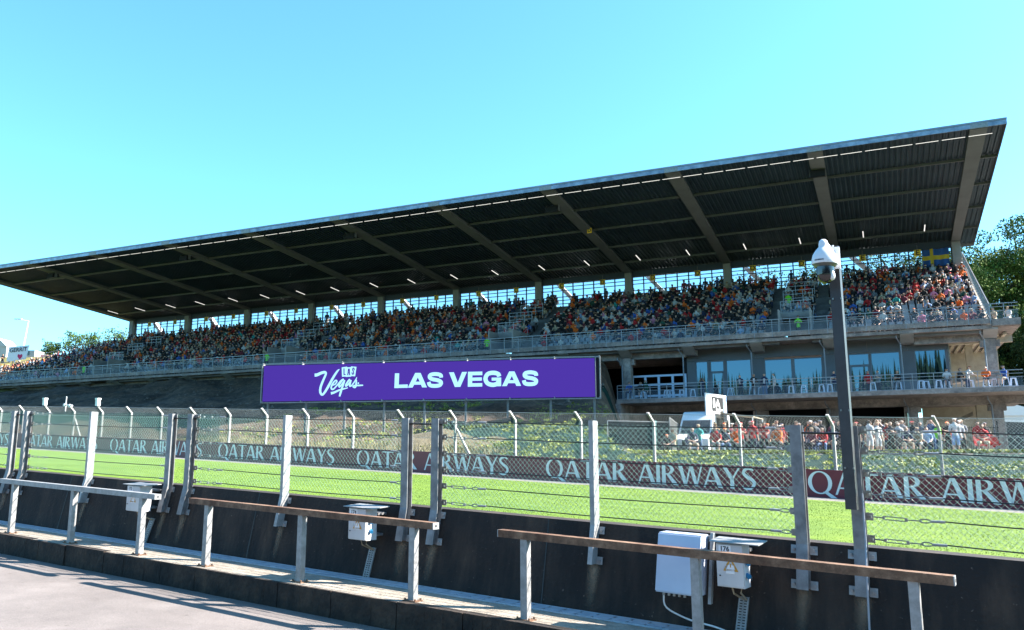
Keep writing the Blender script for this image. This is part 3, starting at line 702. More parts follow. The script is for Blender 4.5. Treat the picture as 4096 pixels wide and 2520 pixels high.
b.hexa([(XE-.03, 55.5, zb_(55.5)), (XE, 55.5, zb_(55.5)), (XE, 79, zb_(79)), (XE-.03, 79, zb_(79)), (XE-.03, 55.5, 20.52), (XE, 55.5, 20.52), (XE, 79, zb_(79)+.38), (XE-.03, 79, zb_(79)+.38)])
b.lbox(XE, 8.09, 79, 79.05, zb_(79)-.02, zb_(79)+.38, 10)
b.build('edge_trim', mat('edge_trim', (.30, .31, .34), (.38, .40, .44), 1, .4, .3), roof)
for k, cx in enumerate(COLX):
    b = MB(S); Y0, Y1 = 55.62, 78.0
    b.hexa([(cx-.48, Y0, zb_(Y0)-.02), (cx+.48, Y0, zb_(Y0)-.02), (cx+.33, Y1, zb_(Y1)-.02), (cx-.33, Y1, zb_(Y1)-.02), (cx-.48, Y0, zb_(Y0)+.235), (cx+.48, Y0, zb_(Y0)+.235), (cx+.33, Y1, zb_(Y1)+.235), (cx-.33, Y1, zb_(Y1)+.235)])
    bm = b.build('roof_beam', beam_m, GS)
    MB(S).box(cx-.48, cx+.48, 55.41, 55.43, 20.10, 20.40).build('end_plate', galv, bm)
    MB(S).box(cx-.33, cx+.33, 77.2, 77.9, 13.5, zb_(77.6)-.02).build('column', conc_l, GS)
for y in (60.52, 65.2, 69.87, 74.5):
    b = MB(S)
    xs = [XE]+[c for cx in COLX[::-1] for c in (cx-.42, cx+.42)]+[8.05]
    for a, c in zip(xs[0::2], xs[1::2]):
        if c-a > .3:
            n_ = max(1, int((c-a)/3))
            for q in range(n_): b.box(a+(c-a)*q/n_, a+(c-a)*(q+1)/n_, y-.07, y+.07, zb_(y)+.06, zb_(y)+.225)
    b.build('purlin', purl_m, roof)
x = 7.4; 
while x > -84:
    b = MB(S); b.box(x-1.30, x, 56.45, 56.48, zb_(56.5)-.075, zb_(56.5)-.05); b.build('roof_light', lamp_m, GS); x -= 1.49
for k in range(20):
    x = 4.08-4.75*k-(.2 if k % 2 == 0 else 0)+.2
    b = MB(S); y0, y1 = 71.5, 73.0; b.hexa([(x-.035, y0, zb_(y0)-.32), (x+.035, y0, zb_(y0)-.32), (x+.035, y1, zb_(y1)-.32), (x-.035, y1, zb_(y1)-.32), (x-.035, y0, zb_(y0)-.28), (x+.035, y0, zb_(y0)-.28), (x+.035, y1, zb_(y1)-.28), (x-.035, y1, zb_(y1)-.28)])
    if x > XE: b.build('roof_light', lamp_m, GS)
# rear glazing
for k in range(10):
    x1, x0 = COLX[k]-.36, COLX[k+1]+.36
    b = MB(S); n_ = 8
    b.box(x0, x1, 77.55, 77.75, 17.98, zb_(77.6)+.2)
    for i in range(n_+1):
        x = x0+(x1-x0)*i/n_; b.box(x-.05, x+.05, 77.6, 77.7, 14.8, 17.98)
    for z in (17.62, 17.25, 16.6, 16.25, 15.9, 15.3): b.box(x0, x1, 77.62, 77.68, z-.035, z+.035)
    w_ = b.build('window', mat('glazing_bar', (.05, .07, .11), None, rough=.5), GS)
    MB(S).box(x0, x1, 77.645, 77.65, 14.8, 17.98).build('pane', glass_r, w_)
    b = MB(S); b.hexa([(x0+3.6, 79.6, 15.2), (x0+4.1, 79.6, 15.2), (x0+4.1, 80.2, 15.2), (x0+3.6, 80.2, 15.2), (x0+.7, 79.6, 18.4), (x0+1.2, 79.6, 18.4), (x0+1.2, 80.2, 18.4), (x0+.7, 80.2, 18.4)])
    b.build('rear_strut', white_p, GS)
# tiers
NR = 15
def row_y(i): return 66.35+.8*i
def row_z(i): return 9.43+.44*i
VOM = [-5.75, -30.6, -55.4, -80.2]
def left_lim(y): return -88-(77.5-y)*1.9
def in_vom(x, i):
    for v in VOM:
        if abs(x-v) < 1.2: return 0 <= i < 4 or i == 8 or i == 9
    return False
def in_stair(x):
    for v in VOM:
        if 1.2 <= abs(x-v) < 2.55: return True
    return False
step_m = mat('tier_concrete', (.12, .115, .115), (.19, .185, .18), 1.2, .85)
for i in range(NR):
    y0 = row_y(i)-.1; z = row_z(i); L = max(-112, left_lim(y0+.4))
    cuts = [L]; 
    for v in VOM[::-1]:
        if i < 4 and v-1.2 > L: cuts += [v-1.2, v+1.2]
    cuts += [7.1]; b = MB(S)
    for a, c in zip(cuts[0::2], cuts[1::2]):
        n_ = max(1, int((c-a)/8))
        for q in range(n_): b.box(a+(c-a)*q/n_, a+(c-a)*(q+1)/n_, y0, y0+.8+(.3 if i == NR-1 else 0), z-.44-(.3 if i else 0), z)
    b.build('seating_tier', step_m, GS)
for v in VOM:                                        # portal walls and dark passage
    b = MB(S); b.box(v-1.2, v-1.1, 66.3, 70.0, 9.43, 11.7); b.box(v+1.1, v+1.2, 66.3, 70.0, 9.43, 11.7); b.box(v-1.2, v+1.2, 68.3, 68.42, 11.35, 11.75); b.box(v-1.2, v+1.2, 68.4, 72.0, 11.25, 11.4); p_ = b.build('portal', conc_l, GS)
    MB(S).box(v-1.08, v+1.08, 71.8, 71.9, 9.43, 11.3).build('passage_shade', dark_in, p_)  # near-black sheet, the shade inside the portal put into its colour
sl_m = mat('step_marking', (.5, .45, .05), None)
for v in VOM:
    for sg in (-1, 1):
        b = MB(S); xc = v+sg*1.87
        for i in range(NR-1):
            y = row_y(i)-.1; b.box(xc-.62, xc+.62, y+.4, y+.8, row_z(i)+.002, row_z(i)+.22)
        st_ = b.build('stair', step_m, GS)
        b = MB(S)
        for i in range(NR-1): b.box(xc+sg*.62-.03, xc+sg*.62+.03, row_y(i)-.1+.38, row_y(i)-.1+.395, row_z(i)+.15, row_z(i)+.2)
        b.build('step_marking', sl_m, st_)
# deck slab with fascia upstand
b = MB(S)
for i in range(24): 
    x0 = X_L+(X_R-X_L)*i/24; x1 = X_L+(X_R-X_L)*(i+1)/24; b.box(x0+.006, x1-.006, 65.58, 65.74, 9.50, 9.86); b.box(x0, x1, 65.74, 81.0, 9.18, 9.42)
b.box(X_R, 9.05, 65.50, 65.72, 9.32, 9.68+.12); b.box(X_R, 9.05, 65.72, 81.0, 9.28, 9.5); b.box(8.95, 9.07, 65.72, 68.4, 9.5, 9.78)
b.build('deck_slab', conc, GS)
BRX = [7.234-5.302*i for i in range(23)]
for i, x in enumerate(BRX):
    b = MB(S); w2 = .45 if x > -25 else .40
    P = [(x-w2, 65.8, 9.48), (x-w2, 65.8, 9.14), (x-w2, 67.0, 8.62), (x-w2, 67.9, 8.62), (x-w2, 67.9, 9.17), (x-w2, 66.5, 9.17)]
    b.prism(P, (2*w2, 0, 0)); b.build('bracket', conc_l, GS)  # paler concrete: sky light on the bracket fronts put into the colour
# railings of the deck: one per bracket bay, each glass panel by itself
rail_m = mat('rail_steel', (.26, .27, .285), (.34, .35, .37), 4, .4, .4)
def railing(x0, x1, y, z0, step, parent, top=1.1, mid=(.22,), gl=.66, rake=.0):
    n_ = max(1, round((x1-x0)/step)); b = MB(S); d = (x1-x0)/n_
    for i in range(n_): b.box(x0+d*i-.022, x0+d*i+.022, y-.03, y+.03, z0-.3, z0+top)
    b.box(x0, x1, y-.028, y+.028, z0+top-.02, z0+top+.03)
    for m_ in mid: b.box(x0, x1, y-.016, y+.016, z0+top-m_-.016, z0+top-m_+.016)
    b.box(x0, x1, y-.02, y+.02, z0+gl-.015, z0+gl+.015); b.box(x0, x1, y-.02, y+.02, z0+.04, z0+.075)
    r = b.build('railing', rail_m, parent)
    for i in range(n_): MB(S).box(x0+d*i+.03, x0+d*(i+1)-.03, y-.006, y+.006, z0+.08, z0+gl-.02).build('glass_panel', glass_s, r)
for i in range(22):
    railing(BRX[i+1], BRX[i], 65.60, 9.80, 1.32, GS, top=1.02)
railing(7.25, 8.98, 65.56, 9.72, .9, GS, top=1.15)
# raking side rail on the right edge and rail on the left edge
b = MB(S)
pts = [(7.28, 65.6, 10.85), (6.98, 77.4, 17.35)]
for q in range(27):
    f = q/26; x = 7.28-.3*f; y = 65.7+11.6*f; zt = 10.85+6.5*f; b.box(x-.02, x+.02, y-.02, y+.02, zt-1.25, zt)
    for r_ in range(3):
        pass
b.hexa([(7.25, 65.7, 10.82), (7.31, 65.7, 10.82), (7.01, 77.3, 17.32), (6.95, 77.3, 17.32), (7.25, 65.7, 10.88), (7.31, 65.7, 10.88), (7.01, 77.3, 17.38), (6.95, 77.3, 17.38)])
b.hexa([(7.26, 65.7, 9.7), (7.30, 65.7, 9.7), (7.0, 77.3, 16.2), (6.96, 77.3, 16.2), (7.26, 65.7, 9.74), (7.30, 65.7, 9.74), (7.0, 77.3, 16.24), (6.96, 77.3, 16.24)])
sr = b.build('side_railing', rail_m, GS)
b = MB(S)
b.poly([(7.30, 65.75, 9.75), (7.0, 77.3, 16.25), (7.0, 77.3, 17.28), (7.30, 65.75, 10.8)]); b.build('glass_panel', glass_s, sr)
b = MB(S); b.prism([(7.1, 66.0, 9.43), (7.1, 78, 9.43), (7.1, 78, 16.0), (7.1, 77.3, 16.0), (7.1, 66.2, 9.75)], (.14, 0, 0)); b.build('side_wall', conc_w, GS)
b = MB(S)
for z in (.45, .85, 1.25):
    P = [(left_lim(y)-.2, y, row_z((y-66.35)/.8)+z) for y in (66.5, 70, 73, 77.6)]
    b.tube(P, .028, 5)
for q in range(16):
    y = 66.5+q*.74; b.tube([(left_lim(y)-.2, y, row_z((y-66.35)/.8)-.3), (left_lim(y)-.2, y, row_z((y-66.35)/.8)+1.25)], .022, 5)
b.build('side_railing', rail_m, GS)
# railings round the portals
for v in VOM:
    railing(v-1.15, v+1.15, 68.36, 11.75, .77, GS, top=.92, gl=.6)
    b = MB(S)
    for (y, z) in ((70.9, 13.0), (73.6, 14.2)):
        for dz in (.35, .7, 1.02): b.box(v-1.15, v+1.15, y-.02, y+.02, z+dz-.02, z+dz+.02)
        for i in range(4): b.box(v-1.15+i*.767-.02, v-1.15+i*.767+.02, y-.02, y+.02, z-.1, z+1.04)
    for sg in (-1, 1):
        for q in range(6):
            y = 66.4+q*.8; b.box(v+sg*1.22-.02, v+sg*1.22+.02, y-.02, y+.02, row_z(q)-.1, row_z(q)+1.0)
        b.tube([(v+sg*1.22, 66.4, row_z(0)+1.0), (v+sg*1.22, 70.4, row_z(5)+1.0)], .025, 5)
    b.build('railing', rail_m, GS)
# structure below the deck
for i in (0, 5): MB(S).box(BRX[i]-.33, BRX[i]+.33, 66.9, 67.6, 4.82, 8.62).build('column', conc, GS)
for i in (0, 5):
    MB(S).box(BRX[i]-.62, BRX[i]+.62, 67.0, 67.5, 8.05, 8.55).build('column_head', conc, GS)
for i in range(22):
    if i in (1, 2, 3): continue
    MB(S).box(BRX[i+1]+.45, BRX[i]-.45, 67.1, 67.6, 8.50, 9.02).build('edge_beam', conc, GS)
for i in range(4): 
    x = BRX[i]; MB(S).box(x-.33, x+.33, 66.6, 67.3, .3, 4.6).build('column', conc, GS)
    MB(S).box(x-.55, x+.55, 66.58, 67.32, 3.55, 3.95).build('column_head', conc, GS)
MB(S).box(-18.7, 9.6, 66.5, 67.4, 4.0, 4.57).build('edge_beam', conc, GS)
b = MB(S)
for x0, x1 in ((-18.9, -8), (-8, 1), (1, 9.9)): b.box(x0, x1-.01, 62.5, 62.64, 4.55, 4.86); b.box(x0, x1, 62.64, 80, 4.57, 4.78)
b.build('balcony_slab', conc, GS)
b = MB(S); b.box(-19.0, -18.6, 62.48, 72, 1.2, 4.55); b.hexa([(-23.5, 63.5, 1.2), (-18.9, 63.5, 1.2), (-18.9, 64, 1.2), (-23.5, 64, 1.2), (-23.5, 63.5, 4.4), (-18.9, 63.5, 4.4), (-18.9, 64, 4.4), (-23.5, 64, 4.4)])
b.build('end_wall', conc, GS)
xs = [-18.85+1.3*i for i in range(22)]
for a in range(0, 21, 4):
    railing(xs[a], xs[min(a+4, 21)], 62.62, 4.84, 1.3, GS, top=1.1)
# near-black walls, the shade of the open voids put into their colour
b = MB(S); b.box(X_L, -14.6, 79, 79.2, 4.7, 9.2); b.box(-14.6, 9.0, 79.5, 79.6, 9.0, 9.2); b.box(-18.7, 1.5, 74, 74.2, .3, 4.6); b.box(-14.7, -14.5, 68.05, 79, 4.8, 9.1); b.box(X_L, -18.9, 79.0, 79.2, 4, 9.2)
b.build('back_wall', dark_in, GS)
b = MB(S); b.box(3.0, 9.0, 79.0, 79.3, .3, 9.2); b.box(4.62, 4.72, 68.0, 79, 4.8, 9.16); b.box(1.6, 1.7, 72, 79, .3, 4.6)
b.hexa([(4.8, 76, 6.3), (8.8, 72.2, 6.3), (8.8, 74.0, 6.3), (4.8, 78, 6.3), (4.8, 76, 6.8), (8.8, 72.2, 6.8), (8.8, 74, 6.8), (4.8, 78, 6.8)])
b.box(6.2, 6.7, 73.5, 74.1, 4.8, 9.1); b.box(4.8, 9.0, 69.9, 70.3, 8.7, 9.17)
b.hexa([(2, 74, 1.6), (6, 70, 3.4), (6, 74, 3.4), (2, 77, 1.6), (2, 74, 1.8), (6, 70, 3.7), (6, 74, 3.7), (2, 77, 1.8)])
b.box(6.3, 7.0, 70.5, 71.2, .3, 4.5)
b.build('stair_core', conc_w, GS)
b = MB(S)
for q in range(8): b.box(4.75+.5*q, 4.98+.5*q, 68.2, 79, 9.04, 9.17)
b.build('ceiling_rib', conc_w, GS)
# lounge facade with its windows
YF = 68.0
fac = MB(S)
WIN = [(-13.78, -12.80, 4.85, 8.17, 0), (-12.61, -11.51, 4.85, 8.15, 1), (-11.34, -9.38, 4.85, 8.17, 0), (-8.36, -6.29, 4.95, 8.05, 0), (-6.15, -4.06, 4.95, 8.05, 0), (-2.15, -.71, 4.85, 8.15, 1), (-.6, 1.4, 4.85, 8.17, 0), (2.39, 4.46, 4.95, 8.18, 0)]
xx = -14.5; rn = random.Random(9)
edges = []
for (a, c, z0, z1, d) in WIN:
    if a-xx > .16: edges.append((xx, a, 4.8, 8.2))
    xx = c
edges.append((xx, 4.7, 4.8, 8.2))
for (a, c, z0, z1) in edges: fac.box(a+.008, c-.008, YF, YF+.15, z0, z1-.01)
x = -14.5
while x < 4.69:
    x2 = min(x+2.74, 4.7); fac.box(x+.008, x2-.008, YF, YF+.15, 8.21, 9.16); x = x2
facade = fac.build('facade', clad, GS)
for (a, c, z0, z1, d) in WIN:
    b = MB(S); f = .06
    b.box(a, c, YF+.02, YF+.14, z1-f, z1+.03); b.box(a, c, YF+.02, YF+.14, z0-.05, z0+f); b.box(a-.07, a+f, YF+.015, YF+.14, z0, z1); b.box(c-f, c+.07, YF+.015, YF+.14, z0, z1)
    if d: b.box(a, c, YF+.01, YF+.14, 7.15, 7.32); b.box(a+.02, a+.14, YF+.01, YF+.14, z0, 7.2); b.box(c-.14, c-.02, YF+.01, YF+.14, z0, 7.2)
    w_ = b.build('door' if d else 'window', clad_f, GS)
    MB(S).box(a+.01, c-.01, YF+.07, YF+.08, z0, z1-.02).build('pane', lounge_g, w_)
    if d: MB(S).box(a+.08, a+.11, YF-.04, YF, 5.75, 6.15).build('handle', galv, w_)
for (x, y, z1, z0) in ((BRX[1]-.55, 66.5, 9.1, 4.8), (BRX[2]-.5, 66.5, 9.1, 4.8), (BRX[3]-.55, 66.5, 9.1, 4.8), (BRX[4]-.6, 66.5, 9.1, 4.8), (BRX[5]-.45, 66.7, 8.6, 4.8), (BRX[0]-.50, 66.5, 9.1, 4.8), (BRX[0]-.45, 66.4, 4.5, .4), (BRX[1]-.4, 66.4, 4.5, .4), (BRX[2]-.4, 66.4, 4.5, .4), (BRX[3]-.4, 66.4, 4.5, .4)):
    MB(S).tube([(x-.15, y-.5, z1+.02), (x-.15, y-.45, z1-.15), (x+.1, y+.05, z1-.6), (x+.1, y+.05, z0)], .055, 7).build('drainpipe', mat('pipe_grey', (.30, .32, .36), None, rough=.5), GS)
# pale steel frame left of the lounge
wf = mat('pale_blue_frame', (.50, .58, .72), None, rough=.5)
b = MB(S)
for x in (-19.1, -18.0, -16.87, -15.7, -14.65): b.box(x-.09, x+.09, 67.9, 68.0, 4.8, 7.22)
for z in (7.15, 6.42, 5.5): b.box(-19.1, -14.6, 67.88, 67.98, z-.08, z+.08)
o = b.build('steel_frame', wf, origin=S(-17, 68, 4.8)); props(o, 'pale steel window frame standing empty on the balcony left of the grey lounge', 'frame')

# yellow sector signs
sg_m = mat('sign_yellow', (.85, .52, .03), None, rough=.5)
LET = [(-85.22, 'A'), (-80.87, 'A'), (-75.72, 'A'), (-71.41, 'B'), (-66.38, 'B'), (-62.0, 'B'), (-57.0, 'B'), (-52.66, 'B'), (-47.58, 'C'), (-43.27, 'C'), (-38.18, 'C'), (-33.85, 'C'), (-28.84, 'C'), (-24.51, 'D'), (-19.45, 'D'), (-15.13, 'D'), (-10.06, 'D'), (-5.77, 'D'), (-.7, 'E'), (3.64, 'E')]
cnt = {}
tot = {c: sum(1 for _, q in LET if q == c) for c in 'ABCDE'}
ORD = ['first', 'second', 'third', 'fourth', 'fifth']
for x, ch in LET:
    k = cnt.get(ch, 0); cnt[ch] = k+1
    o = thing('sector_sign', 'yellow sign lettered %s at the rear glazing, %s %s from the left' % (ch, ORD[k], ch), 'sign', S(x, 77.3, 17.4), group='yellow sector signs')
    pl = MB(S).box(x-.27, x+.27, 77.27, 77.30, 17.38, 17.94).build('plate', sg_m, o)
    put_text('letter', ch, .62, black, lambda u, v, w_, x=x: S(x+u, 77.265-w_, 17.66+v), pl, bold=.012)
    MB(S).box(x-.02, x+.02, 77.27, 77.29, 17.94, zb_(77.3)).build('hanger', galv_d, o)
o = thing('beam_sign', 'small yellow sign fixed to the roof beam, fourth beam from the right', 'sign', S(-21.6, 64.5, 19.3)); z = zb_(64.6)
MB(S).box(-21.72, -21.32, 64.5, 64.53, z-.34, z+.1).build('plate', sg_m, o); put_text('letter', 'D', .42, black, lambda u, v, w_: S(-21.52+u, 64.495-w_, z-.12+v), o, bold=.01)
# flag
o = thing('flag', 'blue flag with a yellow cross hung below the roof beside the last column', 'flag', S(5, 77.2, 16.7))
b = MB(S); nx, nz = 24, 8
fb, fy = mat('flag_blue', (.010, .06, .20), None, rough=.8), mat('flag_yellow', (.45, .30, .015), None, rough=.8)
for i in range(nx):
    for j in range(nz):
        q = [(i, j), (i+1, j), (i+1, j+1), (i, j+1)]
        col = 1 if (7 <= i < 10 or 3 <= j < 5) else 0
        b.poly([(3.97+2.05*a/nx, 77.2+.05*math.sin(a*.9)*math.cos(c*.3), 16.35+1.5*c/nz-.03*math.sin(a*.5)*(c/nz)) for a, c in q], col)
b.build('cloth', [fb, fy], o)
MB(S).tube([(3.95, 77.22, 17.9), (6.05, 77.22, 17.88)], .012, 5).build('cord', black, o)
# loudspeakers under the beams
for k, x in enumerate((-2.95, -22.5, -41.4, -60.5, -79.0)):
    o = thing('loudspeaker', 'black loudspeaker below the roof edge at the %s roof beam from the right' % ['second', 'fourth', 'sixth', 'eighth', 'tenth'][k], 'loudspeaker', S(x, 58.6, 19.5), group='loudspeakers under the roof')
    z = zb_(58.6)
    MB(S).prism([(x-.48, 58.2, z-.62), (x-.48, 58.95, z-.45), (x-.48, 58.85, z-.08), (x-.48, 58.3, z-.12)], (.96, 0, 0)).build('cabinet', black, o)
    b = MB(S); b.box(x-.02, x+.02, 58.5, 58.56, z-.2, z); b.box(x+.5, x+.53, 58.4, 58.7, z-.5, z); b.box(x-.53, x-.5, 58.4, 58.7, z-.5, z); b.build('yoke', galv_d, o)
    MB(S).prism([(x-.44, 58.185, z-.60), (x+.44, 58.185, z-.60), (x+.44, 58.285, z-.14), (x-.44, 58.285, z-.14)], (0, -.01, 0)).build('grille', dark_in, o)

# ================================================================== LED SCREEN
A_ = Vector((-15.9, 52.7)); B_ = Vector((5.16, 48.5)); du = (B_-A_); WS = du.length; du.normalize(); HS = 2.46
def F(u, v, w_=0): return Vector((A_.x+du.x*u+du.y*w_, A_.y+du.y*u-du.x*w_, CZ+3.80+v-.07*u/WS))
scr = thing('led_screen', 'wide purple led screen on the bank showing LAS VEGAS in pale blue', 'screen', F(WS/2, 0))
purple = mat('screen_purple', (.004, .003, .01), None, rough=.9, emit=((.058, .028, .30), .55), spec=0); purple.node_tree.nodes['Principled BSDF'].inputs['Emission Strength'].default_value = .255
pale = mat('screen_pale', (.02, .02, .02), None, rough=.4, emit=((.36, .70, .88), .28))
MB(F).box(.12, WS-.35, .10, HS-.1, -.25, 0).build('display', purple, scr)
b = MB(F)
for (u0, u1, v0, v1) in ((0, WS, HS-.03, HS+.02), (0, WS, -.02, .03), (0, .05, 0, HS), (WS-.05, WS, 0, HS), (WS-.3, WS-.27, 0, HS)): b.box(u0, u1, v0, v1, -.3, -.25); b.box(u0, u1, v0, v1, .02, .06)
for i in range(9): u = .05+i*(WS-.1)/8; b.box(u-.03, u+.03, -.02, .12, -.3, .05); b.box(u-.03, u+.03, HS-.1, HS+.05, -.3, .05)
b.build('frame', galv, scr)
b = MB(F)
for i in range(9): u = .4+i*(WS-.8)/8; b.box(u-.06, u+.06, -4.2, 0, -.30, -.18)
b.build('leg', galv_d, scr)
MB(F).box(.05, WS-.05, .02, HS-.02, -.5, -.251).build('back', dark_in, scr)
def LP(cx, cy, ox=1220, oy=1440, sc_=8.779):
    px, py = ox+cx/sc_, oy+cy/sc_
    u = (px-1051)/1351; pt = 1453.7-.0216*(px-1051); pb = 1610-.0118*(px-1051)
    u2 = u*1/(1+.0*u); # mild perspective: the right end is nearer
    r = .92; u2 = u/(u+(1-u)/r) if False else u*1.0/(r*0+1)
    u2 = u/(1+(1-u)*(1/r-1)*0-0) if False else u*(1/r)/(1-u+u/r)*r + u*(1-r)
    return (u2*WS, (pb-py)/(pb-pt)*HS)
fs = lambda u, v, w_: F(u, v, .004+w_*.5)
b = MB()
k = 1/8.779/1351*WS
for P, W_ in (
    ([(375, 515), (470, 500), (600, 440), (720, 410), (770, 450), (740, 560), (660, 760), (600, 950), (595, 1100), (640, 1195), (700, 1190), (790, 1060), (900, 860), (1020, 620), (1120, 450), (1190, 350), (1245, 305)], [110, 105, 100, 90, 75, 75, 80, 85, 85, 75, 75, 85, 90, 85, 75, 60, 14]),
    ([(1015, 880), (1110, 830), (1165, 740), (1130, 700), (1060, 760), (995, 870), (975, 960), (1000, 1015), (1060, 1005), (1140, 920), (1230, 810), (1310, 715), (1395, 660)], [30, 48, 50, 50, 55, 60, 60, 55, 50, 50, 50, 55, 60]),
    ([(1400, 650), (1330, 730), (1250, 860), (1260, 930), (1310, 890), (1420, 720)], [60, 55, 60, 60, 50, 45]),
    ([(1435, 690), (1400, 830), (1350, 980), (1310, 1130), (1275, 1270)], [60, 62, 66, 76, 60]),
    ([(970, 1160), (1080, 1130), (1250, 1050), (1400, 1005), (1560, 965)], [92, 75, 60, 50, 28]),
    ([(1620, 660), (1560, 730), (1490, 850), (1490, 900), (1560, 850), (1660, 700)], [60, 60, 60, 60, 50, 45]),
    ([(1660, 690), (1630, 830), (1625, 900), (1680, 890), (1760, 790), (1830, 670), (1865, 585)], [56, 58, 60, 50, 45, 45, 12]),
    ([(1850, 680), (1845, 800), (1840, 900), (1800, 955), (1735, 920), (1800, 885), (1950, 882), (2090, 875)], [40, 58, 62, 50, 45, 50, 55, 40])):
    sp = spl(P, 5); ws = [w0 for w0 in W_]; wf_ = []
    for i in range(len(sp)):
        f = i/5; i0 = min(int(f), len(ws)-1); i1 = min(i0+1, len(ws)-1); wf_.append((ws[i0]*(1-(f-i0))+ws[i1]*(f-i0))*k)
    ribbon(b, [LP(*q) for q in sp], wf_, fs, .006)
b2 = [(1318, 240), (1508, 212), (1512, 238), (1640, 232), (1645, 205), (1838, 222), (1800, 558), (1665, 550), (1660, 568), (1470, 578), (1465, 562), (1340, 575)]
n0 = len(b.v)
for q in b2: b.v.append(fs(*LP(*q), .002))
b.f.append([n0+i for i in range(len(b2))][::-1]); b.m.append(0)
ring_ = [(1918+28*math.cos(a*.5236), 803+32*math.sin(a*.5236)) for a in range(12)]; n0 = len(b.v)
for q in ring_: b.v.append(fs(*LP(*q), .002))
b.f.append([n0+i for i in range(12)]); b.m.append(0)
b.build('script_logo', pale, scr)
b = MB()
for P, w0 in (([(1400, 275), (1410, 515)], 40), ([(1405, 500), (1468, 497)], 32), ([(1540, 525), (1562, 285)], 40), ([(1608, 520), (1585, 285)], 40), ([(1555, 440), (1598, 438)], 26),
              (spl([(1762, 350), (1755, 285), (1722, 265), (1705, 320), (1735, 395), (1745, 460), (1715, 488), (1690, 450), (1686, 415)], 4), 38)):
    ribbon(b, [LP(*q) for q in P], w0*k, fs, .012)
b.build('tile_letters', purple, scr)
# wide capitals, coordinates read in a 3.965x enlargement
b = MB(); k2 = 1/3.965/1351*WS
def LW(x, y): return LP(x, y, 1560, 1460, 3.965)
def quad(*P):
    n0 = len(b.v)
    for q in P: b.v.append(fs(*LW(*q), .006))
    b.f.append([n0+i for i in range(len(P))]); b.m.append(0)
def capL(x, y): quad((x, y), (x+68, y), (x+64, y+236), (x-4, y+236)); quad((x+60, y+182), (x+207, y+178), (x+207, y+232), (x+60, y+234))
def capA(x, y):   # x = left foot, y = foot line, apex above
    quad((x, y), (x+112, y-236), (x+196, y-236), (x+155, y-165), (x+74, y-2)); quad((x+196, y-236), (x+300, y-4), (x+225, y-4), (x+150, y-175)); quad((x+100, y-96), (x+200, y-96), (x+208, y-48), (x+90, y-48))
def capS(x, y):
    P = spl([(x+225, y+85), (x+215, y+45), (x+140, y+28), (x+60, y+40), (x+42, y+78), (x+80, y+108), (x+175, y+128), (x+225, y+160), (x+205, y+205), (x+125, y+218), (x+50, y+205), (x+30, y+155)], 5)
    ribbon(b, [LW(*q) for q in P], 58*k2, fs, .006)
def capE(x, y): quad((x, y), (x+70, y), (x+66, y+238), (x-2, y+240)); quad((x+60, y), (x+226, y-3), (x+226, y+54), (x+60, y+56)); quad((x+60, y+94), (x+218, y+90), (x+218, y+142), (x+60, y+144)); quad((x+60, y+184), (x+226, y+182), (x+226, y+236), (x+60, y+238))
capL(95, 127); capA(305, 357); capS(603, 112)
quad((952, 114), (1028, 112), (1092, 276), (1092, 346), (1046, 348)); quad((1158, 108), (1235, 107), (1132, 346), (1092, 346), (1092, 276))
capE(1252, 105)
P = spl([(1745, 182), (1725, 140), (1650, 122), (1565, 142), (1528, 215), (1560, 288), (1640, 315), (1712, 296), (1745, 235)], 5)
ribbon(b, [LW(*q) for q in P], 64*k2, fs, .006); quad((1626, 200), (1776, 198), (1776, 248), (1626, 248)); quad((1716, 240), (1776, 240), (1776, 336), (1716, 338))
capA(1790, 337); capS(2103, 88)
b.build('wide_capitals', pale, scr)

